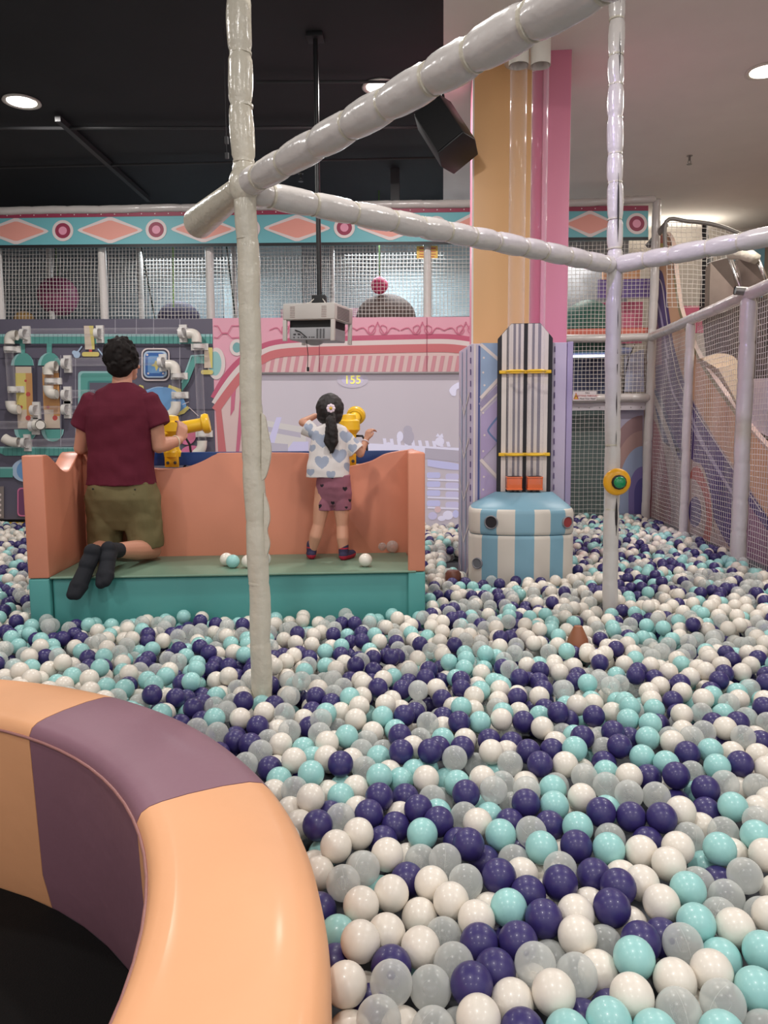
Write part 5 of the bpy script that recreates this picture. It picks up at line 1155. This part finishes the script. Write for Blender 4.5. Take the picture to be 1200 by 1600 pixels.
bake('hair', m, mat('girl_hair', (34, 26, 26), .6, bump=.8, bscale=70, bdist=.006, stretch=(1, 1, .15)), girl, .0042, 3, noise_amp=.003, nscale=30)
m = MB(); fc = gp_(517, 638, GY-.108)
for k in range(8):
    a_ = k*math.pi/4; c = fc+Vector((math.cos(a_)*.017, 0, math.sin(a_)*.017)); m.sphere(c, (.011, .005, .011), 10, 6, mi=0)
m.sphere(fc+Vector((0, -.005, 0)), (.009, .005, .009), 12, 8, mi=1)
obj('flower_clip', m, [mat('petal', (236, 214, 226), .6), mat('petal_heart', (222, 178, 60), .6)], girl, smooth=True, label='white flower hair clip')
m = MB(); ax = (ge2-gw2).normalized(); sx_ = Vector((0, 1, 0)).cross(ax).normalized(); sy_ = ax.cross(sx_); m.tube([gw2+ax*.014+(sx_*math.cos(k*.3927)+sy_*math.sin(k*.3927))*.022 for k in range(16)], .004, 8, closed=True)
obj('bracelet', m, mat('girl_band', (226, 214, 220), .5), girl, smooth=True, label='pale wristband')

# ------------------------------------------------------------------ balls
BR = .04
def ball_mat(name, rgb, rough, sss=0, seam=True):
    m_ = mat(name, rgb, rough, coat=.12, var=.03, vscale=40); b_ = m_.node_tree.nodes['Principled BSDF']
    if sss: b_.inputs['Subsurface Weight'].default_value = 0
    return m_
BM_ = {'w': ball_mat('white_ball', (229, 221, 209), .34), 'n': ball_mat('navy_ball', (52, 43, 102), .4), 'a': ball_mat('aqua_ball', (154, 206, 203), .34), 'c': clear_mat('clear_ball', (222, 225, 221), .3, .24, seam=True, edge=.8)}
CN = {'w': 'white', 'n': 'navy', 'a': 'aqua', 'c': 'clear'}
R1 = [(60,60,'w',0),(15,160,'n',0),(207,70,'c',0),(325,110,'w',1),(378,150,'n',1),(480,80,'a',0),(590,60,'w',1),(692,108,'w',0),(437,215,'c',0),(560,170,'c',2),(150,185,'w',1),(225,200,'c',0),(85,255,'c',1),(30,335,'c',0),(190,310,'w',1),(315,305,'a',1),(505,265,'w',0),(630,235,'a',0),(810,200,'w',1),(880,90,'a',0),(770,270,'c',1),(740,325,'c',1),(895,300,'c',1),(970,180,'a',1),(1025,85,'n',0),(1105,60,'n',1),(975,250,'n',0),(1080,300,'w',0),(1145,245,'c',1),(1010,370,'n',0),(845,370,'a',1),(960,455,'w',1),(1115,440,'a',1),(490,375,'w',0),(588,438,'n',0),(670,390,'w',1),(755,450,'c',1),(265,415,'w',0),(395,380,'a',1),(150,400,'w',2),(95,450,'n',1),(165,525,'a',1),(295,540,'n',2),(395,530,'a',0),(490,600,'w',1),(690,590,'w',1),(595,560,'a',2),(850,510,'a',0),(1000,530,'a',1),(250,625,'c',1),(290,690,'n',2),(180,620,'w',1),(245,740,'w',1),(310,820,'w',1),(395,695,'w',0),(500,740,'n',1),(590,650,'a',1),(700,720,'w',1),(585,795,'c',0),(435,865,'n',0),(860,680,'n',0),(785,765,'n',0),(1045,650,'n',1),(1130,740,'n',0),(980,760,'w',1),(950,870,'n',1),(890,940,'n',1),(1150,910,'a',0),(715,930,'w',0),(575,1000,'w',0),(880,1070,'w',0),(1030,1050,'w',2),(760,1130,'c',1),(450,1040,'a',2),(420,1110,'w',2),(1150,1090,'c',1)]
R2 = [(45,135,'c',0),(145,95,'n',1),(140,160,'w',1),(275,140,'n',0),(400,125,'a',0),(355,45,'w',1),(545,120,'w',0),(515,30,'c',1),(670,60,'w',1),(695,128,'n',0),(815,85,'a',1),(850,35,'n',1),(955,100,'n',0),(1012,110,'n',1),(1095,30,'w',0),(1170,90,'a',1),(825,165,'w',0),(980,175,'c',1),(1115,235,'n',0),(1040,220,'a',1),(610,220,'c',2),(145,245,'a',1),(285,235,'w',1),(475,255,'n',1),(605,280,'n',1),(110,315,'n',0),(275,312,'n',0),(740,330,'n',0),(925,270,'w',1),(905,325,'n',0),(1070,355,'a',0),(40,370,'n',0),(20,430,'a',1),(218,390,'c',0),(480,355,'w',0),(590,330,'w',1),(610,415,'c',0),(370,420,'c',2),(820,450,'n',0),(975,455,'w',0),(1130,410,'w',1),(1115,500,'c',0),(25,520,'w',0),(145,505,'a',2),(490,480,'a',2),(395,530,'w',0),(565,560,'c',1),(485,635,'c',0),(235,580,'a',1),(305,640,'n',0),(725,530,'w',1),(720,605,'c',0),(935,540,'c',1),(905,590,'a',0),(1100,660,'w',0),(910,705,'a',0),(715,705,'n',0),(60,660,'c',1),(160,640,'c',2),(1010,770,'w',2),(1070,860,'a',0),(175,765,'a',1),(120,825,'n',0),(270,760,'c',1),(430,750,'a',1),(385,830,'w',0),(600,810,'n',1),(630,700,'c',2),(550,912,'a',0),(740,910,'c',0),(910,890,'n',1),(1080,990,'n',0),(960,1000,'w',2),(815,1030,'a',0),(240,960,'n',1),(335,1015,'n',0),(170,1075,'c',0),(480,1070,'n',1),(570,1080,'c',1),(690,1040,'n',2)]
R3 = [(120,60,'w',1),(230,110,'a',0),(265,50,'c',1),(410,40,'a',1),(390,145,'a',0),(602,75,'w',0),(740,65,'c',1),(480,140,'n',2),(545,140,'c',2),(820,135,'n',1),(890,70,'a',1),(990,130,'n',0),(1060,100,'c',1),(1170,25,'n',0),(1180,140,'c',1),(105,205,'n',0),(50,230,'c',1),(235,240,'n',1),(55,310,'c',1),(370,240,'a',0),(510,230,'c',1),(530,265,'w',0),(610,190,'w',1),(670,235,'c',0),(760,195,'c',0),(915,195,'w',0),(1000,240,'c',0),(860,280,'n',2),(1120,220,'w',2),(1150,265,'n',1),(180,335,'n',0),(45,400,'n',1),(75,480,'a',1),(300,358,'a',0),(480,410,'a',0),(640,345,'n',0),(800,325,'a',0),(975,330,'w',1),(1110,350,'w',1),(1010,430,'n',0),(840,440,'a',0),(1190,450,'w',0),(235,505,'w',0),(370,510,'n',1),(80,570,'c',0),(220,640,'c',0),(410,640,'c',0),(563,520,'n',0),(690,480,'c',1),(780,590,'n',0),(890,560,'c',0),(1000,590,'w',2),(1060,530,'w',2),(1130,600,'c',1),(1180,670,'w',1),(570,660,'n',2),(700,630,'a',2),(100,720,'a',1),(65,780,'n',0),(270,795,'n',0),(445,830,'n',0),(370,930,'n',1),(625,765,'w',0),(790,760,'n',1),(760,840,'w',1),(960,735,'a',0),(1100,800,'c',0),(1095,935,'a',0),(95,910,'c',1),(90,1020,'a',0),(325,1030,'w',0),(575,1000,'w',0),(645,950,'c',1),(860,910,'c',1),(865,1020,'a',0),(950,990,'w',1),(740,1090,'a',2),(1185,1050,'w',0),(1150,720,'w',1)]
R4 = [(200,80,'w',1),(520,90,'c',0),(345,220,'c',0),(830,170,'n',1),(640,240,'a',2),(1035,200,'w',0),(735,290,'w',0),(500,370,'w',0),(935,420,'w',1),(1180,340,'w',0),(220,360,'n',1),(340,560,'a',1),(480,725,'w',0),(690,580,'w',0),(950,680,'w',0),(1130,590,'c',1),(320,820,'n',1),(670,870,'n',0),(330,1040,'w',0),(480,970,'w',2),(860,770,'a',2),(750,1000,'c',0),(1045,1005,'c',0),(1190,800,'c',0),(540,1080,'n',1),(620,1210,'c',0),(380,1220,'w',1),(860,1230,'w',1),(1060,1270,'c',1)]
R5 = [(145,210,'c',0),(380,200,'n',0),(585,265,'n',0),(310,330,'w',1),(230,460,'w',0),(480,440,'a',0),(590,160,'w',1),(880,100,'c',0),(740,150,'w',2),(720,250,'w',2),(850,225,'n',0),(1080,155,'n',0),(1050,340,'w',1),(800,360,'c',2),(695,490,'n',0),(955,475,'w',0),(245,640,'n',0),(550,690,'n',0),(410,640,'n',2),(365,840,'n',0),(860,720,'c',1),(1130,650,'c',1),(985,730,'w',1),(965,910,'c',0),(640,830,'w',1),(680,890,'c',0),(190,1050,'n',0),(470,1060,'w',0),(275,1210,'w',0),(760,1070,'w',0),(520,1280,'n',0),(870,1230,'a',0),(1130,1040,'n',1),(1050,1130,'n',1),(1150,850,'w',2),(20,1250,'c',1)]
R6 = [(140,130,'w',1),(285,185,'w',0),(515,70,'w',0),(700,190,'c',1),(625,235,'a',0),(840,170,'n',2),(1025,140,'c',0),(115,260,'n',0),(425,340,'w',0),(655,490,'a',0),(42,450,'n',0),(255,450,'w',1),(280,610,'n',0),(400,530,'n',1),(575,620,'c',0),(190,775,'a',0),(850,420,'c',1),(940,300,'c',1),(1090,380,'c',1),(985,530,'w',0),(1210,420,'w',0),(1140,660,'a',0),(860,730,'a',1),(500,870,'w',0),(775,850,'w',0),(190,1020,'w',0),(900,1070,'c',0),(1120,960,'a',0),(570,1150,'c',0),(690,1080,'w',2),(45,1210,'a',0),(350,1240,'a',0),(830,1260,'a',0),(0,810,'w',1),(1150,1250,'c',1)]
fixed = []
for lst, ox, oy, s_ in ((R1, 400, 1100, .225), (R2, 660, 1100, .225), (R3, 930, 1100, .225), (R4, 460, 1340, .2083), (R5, 700, 1340, .2083), (R6, 940, 1340, .2167)):
    for x_, y_, c_, l_ in lst:
        px, py = ox+x_*s_, oy+y_*s_; p = atz(px, py, (.372, .345, .315)[l_])
        fixed.append([px, py, c_, p])
def drop_fixed(n):    # the rows farthest away are the smallest: leave those to the mass
    fixed.sort(key=lambda f: -f[1]); return fixed[:n], fixed[n:]
FX = np.array([list(f[3]) for f in fixed]); T0 = FX.copy()
for itn in range(60):
    D = FX[:, None, :]-FX[None, :, :]; dist = np.sqrt((D**2).sum(2))+np.eye(len(FX))*9
    ov = np.clip(2*BR*.985-dist, 0, None); FX = FX+(D/dist[..., None]*ov[..., None]).sum(1)*.42
    FX += (T0-FX)*.02
    FX[:, 2] = np.clip(FX[:, 2], PZ+BR, .40)
    v = FX[:, :2]-np.array(RC); r_ = np.sqrt((v**2).sum(1)); bad = r_ < RO+BR*.9; FX[bad, :2] = np.array(RC)+v[bad]/r_[bad, None]*(RO+BR*.9)

# colliders in plan: what the loose balls must keep clear of
def inside_blocked(x, y, pad=BR*.95):
    if (x-RC.x)**2+(y-RC.y)**2 < (RO+pad)**2: return True
    q = BI @ Vector((x, y, 0))
    if -pad < q.x < BW+pad and -pad < q.y < BD+TH+pad: return True
    if x > XW-.07: return True
    if y > (WY-.09 if x < .35 else WR-.03): return True
    if cxp-hw-pad < x < cxp+hw+pad and y > 5.6: 
        if y < 6.9: return True
    if pf0.x-.14-pad < x < cl+.2 and 5.7 < y < 7: return True
    if ((x-cxp)/(hw+pad))**4+((y-5.6)/(.25+pad))**4 < 1: return True
    for c in (PL[0], PR[0]):
        if (x-c.x)**2+(y-c.y)**2 < (.045+pad)**2: return True
    return False
cell = .08; grid = {}
def put(x, y, z): grid.setdefault((int(math.floor(x/cell)), int(math.floor(y/cell))), []).append((x, y, z))
def land(x, y):
    cx_, cy_ = int(math.floor(x/cell)), int(math.floor(y/cell)); h = PZ+BR; Dm = (2*BR)**2
    for i in (-1, 0, 1):
        for j in (-1, 0, 1):
            for (a_, b_, c_) in grid.get((cx_+i, cy_+j), ()):
                d2_ = (x-a_)**2+(y-b_)**2
                if d2_ < Dm*.93:
                    z_ = c_+math.sqrt(Dm*.93-d2_)
                    if z_ > h: h = z_
    return h
for q in FX: put(*q)
rnd = random.Random(11); NB = []
def surf(x, y): return .372+.022*noise.noise(Vector((x*1.6, y*1.6, 2.2)))+(.03 if y > 4.5 else 0)*max(0, noise.noise(Vector((x*.9, y*.9, 7))))
def frustum(x, y):
    v = Vector((x, y, .35))-CC; z_ = v.dot(CF)
    if z_ < .6: return False
    px = 600+FPX*v.dot(CR)/z_; py = 800-FPX*v.dot(CU)/z_
    return -600/z_-30 < px < 1230+700/z_ and py < 1640+300/z_
# colour clusters
seeds = [(rnd.uniform(-5, 2.6), rnd.uniform(.5, 9.5), rnd.choice('wwwnnaacc')) for _ in range(700)]
sg = {}
for s_ in seeds: sg.setdefault((int(s_[0]//.5), int(s_[1]//.5)), []).append(s_)
def pick_col(x, y):
    if rnd.random() < .38:
        best, bd = None, 9
        for i in (-1, 0, 1):
            for j in (-1, 0, 1):
                for s_ in sg.get((int(x//.5)+i, int(y//.5)+j), ()):
                    d_ = (s_[0]-x)**2+(s_[1]-y)**2
                    if d_ < bd: best, bd = s_[2], d_
        if best: return best
    return rnd.choices('wnac', (34, 25, 19, 22))[0]
for y_i in range(int(.4/.3), int(9.6/.3)):
    for x_i in range(int(-5.4/.3), int(2.6/.3)):
        x0_, y0_ = x_i*.3, y_i*.3
        if not any(frustum(x0_+a_, y0_+b_) for a_ in (0, .15, .3) for b_ in (0, .15, .3)): continue
        fails = 0
        while fails < 34:
            best = None
            for _ in range(4):
                x, y = x0_+rnd.random()*.3, y0_+rnd.random()*.3
                if inside_blocked(x, y): continue
                h = land(x, y)
                if best is None or h < best[2]: best = (x, y, h)
            if best is None: fails += 6; continue  # blocked ground
            if best[2] > surf(best[0], best[1])-.008+rnd.random()*.02: fails += 1; continue
            near_fixed = False
            if best[2] > .30:
                v = Vector(best)-CC; z_ = v.dot(CF); px = 600+FPX*v.dot(CR)/z_; py = 800-FPX*v.dot(CU)/z_
                if py > 1125 and 410 < px < 1205:
                    # keep fillers from covering the balls that were placed by eye
                    d2_ = ((FX-np.array(best))**2).sum(1)
                    if d2_.min() < .09**2 and best[2] > .325: near_fixed = True
            if near_fixed: fails += 1; continue
            put(*best); NB.append((best[0], best[1], best[2], pick_col(best[0], best[1])))
# the largest-showing 300 are objects of their own
proto = {}
for c_ in 'wnac':
    mbs = MB(); mbs.sphere((0, 0, 0), BR, 32, 18); me = bpy.data.meshes.new('pit_ball'); me.from_pydata(mbs.v, [], mbs.f); me.materials.append(BM_[c_]); me.polygons.foreach_set('use_smooth', [True]*len(me.polygons)); proto[c_] = me
rb = random.Random(5)
def new_ball(c_, loc, label, group):
    o = bpy.data.objects.new('pit_ball', proto[c_]); COL.objects.link(o); o.location = loc; o.rotation_euler = (rb.uniform(0, 3), rb.uniform(0, 3), rb.uniform(0, 3))
    return setp(o, label, 'ball', group)
def zone(px, py):
    row = 'in the front rows' if py > 1490 else 'some rows back' if py > 1360 else 'in the middle rows' if py > 1240 else 'in the far rows'
    colz = 'by the peach ring' if px < (660 if py < 1400 else 620) else 'near the right edge' if px > 1010 else 'left of centre' if px < 800 else 'right of centre'
    return row, colz
NIND = 286
order = sorted(range(len(fixed)), key=lambda i: -fixed[i][1])
ORD = 'leftmost,second from left,third from left,fourth from left,fifth from left,sixth from left,seventh from left,eighth from left,ninth from left,tenth from left,eleventh from left,twelfth from left,thirteenth from left,fourteenth from left'.split(',')
zones = {}
for n_, i in enumerate(order):
    px, py, c_, _ = fixed[i]
    if n_ < NIND: zones.setdefault((c_,)+zone(px, py), []).append((px, i))
    else: NB.append((FX[i][0], FX[i][1], FX[i][2], c_))
for (c_, row, colz), mem in zones.items():
    mem.sort()
    for k, (px, i) in enumerate(mem):
        tail = '' if len(mem) == 1 else ', '+ORD[min(k, 13)]+' of its colour'
        new_ball(c_, tuple(FX[i]), f'{CN[c_]} ball {row} {colz}{tail}', f'{CN[c_]} balls {row} {colz}')
# balls lying on the bench seat
def seat_ball(px, py, c_, label):
    p = atz(px, py, ST+.008+BR); new_ball(c_, p, label, None)
seat_ball(354, 874, 'w', 'white ball on the bench seat touching an aqua one'); seat_ball(364, 877, 'a', 'aqua ball on the bench seat left of the foreground post')
seat_ball(388, 877, 'w', 'white ball on the bench seat half hidden by the foreground post'); seat_ball(413, 873, 'c', 'clear ball on the bench seat right of the foreground post')
seat_ball(429, 853, 'n', 'navy ball on the bench seat against the backrest'); seat_ball(446, 854, 'c', 'clear ball on the bench seat beside the navy ball')
seat_ball(536, 854, 'a', 'aqua ball on the bench seat behind the girl\'s foot'); seat_ball(571, 875, 'w', 'white ball alone on the bench seat right of the girl')
seat_ball(597, 853, 'c', 'left clear ball of the pair at the right end of the seat'); seat_ball(613, 854, 'c', 'right clear ball of the pair at the right end of the seat'); seat_ball(614, 847, 'a', 'aqua ball behind the clear pair at the right end of the seat')
# everything farther back: the uncounted mass of the pit
def mass(balls, name, label):
    vs_all = []; fs_all = []; off = 0; mi_all = []
    lods = {}
    for (n, k) in ((20, 12), (14, 8)):
        q = MB(); q.sphere((0, 0, 0), BR, n, k)
        tri = []
        lods[n] = (np.array(q.v), q.f)
    cols = 'wnac'
    V = []; loops = []; starts = []; totals = []; mi = []; vo = 0; lo = 0
    pre = {}
    for n, (v_, f_) in lods.items():
        fl_ = np.concatenate([np.array(f) for f in f_]); tt = np.array([len(f) for f in f_]); pre[n] = (v_, fl_, tt, np.concatenate([[0], np.cumsum(tt)[:-1]]))
    for (x, y, z, c_) in balls:
        v_, fl_, tt, ss = pre[20 if y < 3.2 else 14]
        V.append(v_+np.array((x, y, z))); loops.append(fl_+vo); starts.append(ss+lo); totals.append(tt); mi.append(np.full(len(tt), cols.index(c_)))
        vo += len(v_); lo += len(fl_)
    V = np.concatenate(V).astype(np.float32); loops = np.concatenate(loops).astype(np.int32); starts = np.concatenate(starts).astype(np.int32); mi = np.concatenate(mi).astype(np.int32)
    me = bpy.data.meshes.new(name); me.vertices.add(len(V)); me.vertices.foreach_set('co', V.ravel()); me.loops.add(len(loops)); me.loops.foreach_set('vertex_index', loops)
    me.polygons.add(len(starts)); me.polygons.foreach_set('loop_start', starts)
    for c_ in cols: me.materials.append(BM_[c_] if c_ != 'c' else MASSC)
    me.polygons.foreach_set('material_index', mi); me.polygons.foreach_set('use_smooth', np.ones(len(starts), bool)); me.update(calc_edges=True)
    o = bpy.data.objects.new(name, me); COL.objects.link(o); setp(o, label, 'balls', None, 'stuff'); return o
MASSC = clear_mat('clear_ball_far', (222, 225, 221), .3, .24, seam=False, edge=.8)
mass(NB, 'ball_pit_balls', 'sea of white, navy, aqua and clear balls filling the pit behind the nearest ones')
print('BALLS', len(NB), 'fixed', len(fixed))
# two brown things half buried
p = atz(708, 898, .40); m = MB(); m.lathe([(0, .035), (.04, .03), (.055, .01), (.058, -.03), (.05, -.06), (0, -.06)], 24, c=p)
solo('brown_bucket', 'dark brown bucket bottom half buried in balls left of the podium', 'bucket', m, mat('brown_plastic', (112, 66, 52), .45), p, smooth='auto')
p = atz(903, 992, .39); m = MB(); m.lathe([(0, .05), (.02, .045), (.05, -.02), (.055, -.06), (0, -.06)], 24, c=p)
solo('brown_cone', 'brown cone tip poking out of the balls near the right post', 'cone', m, mat('tan_plastic', (150, 94, 66), .45), p, smooth='auto')
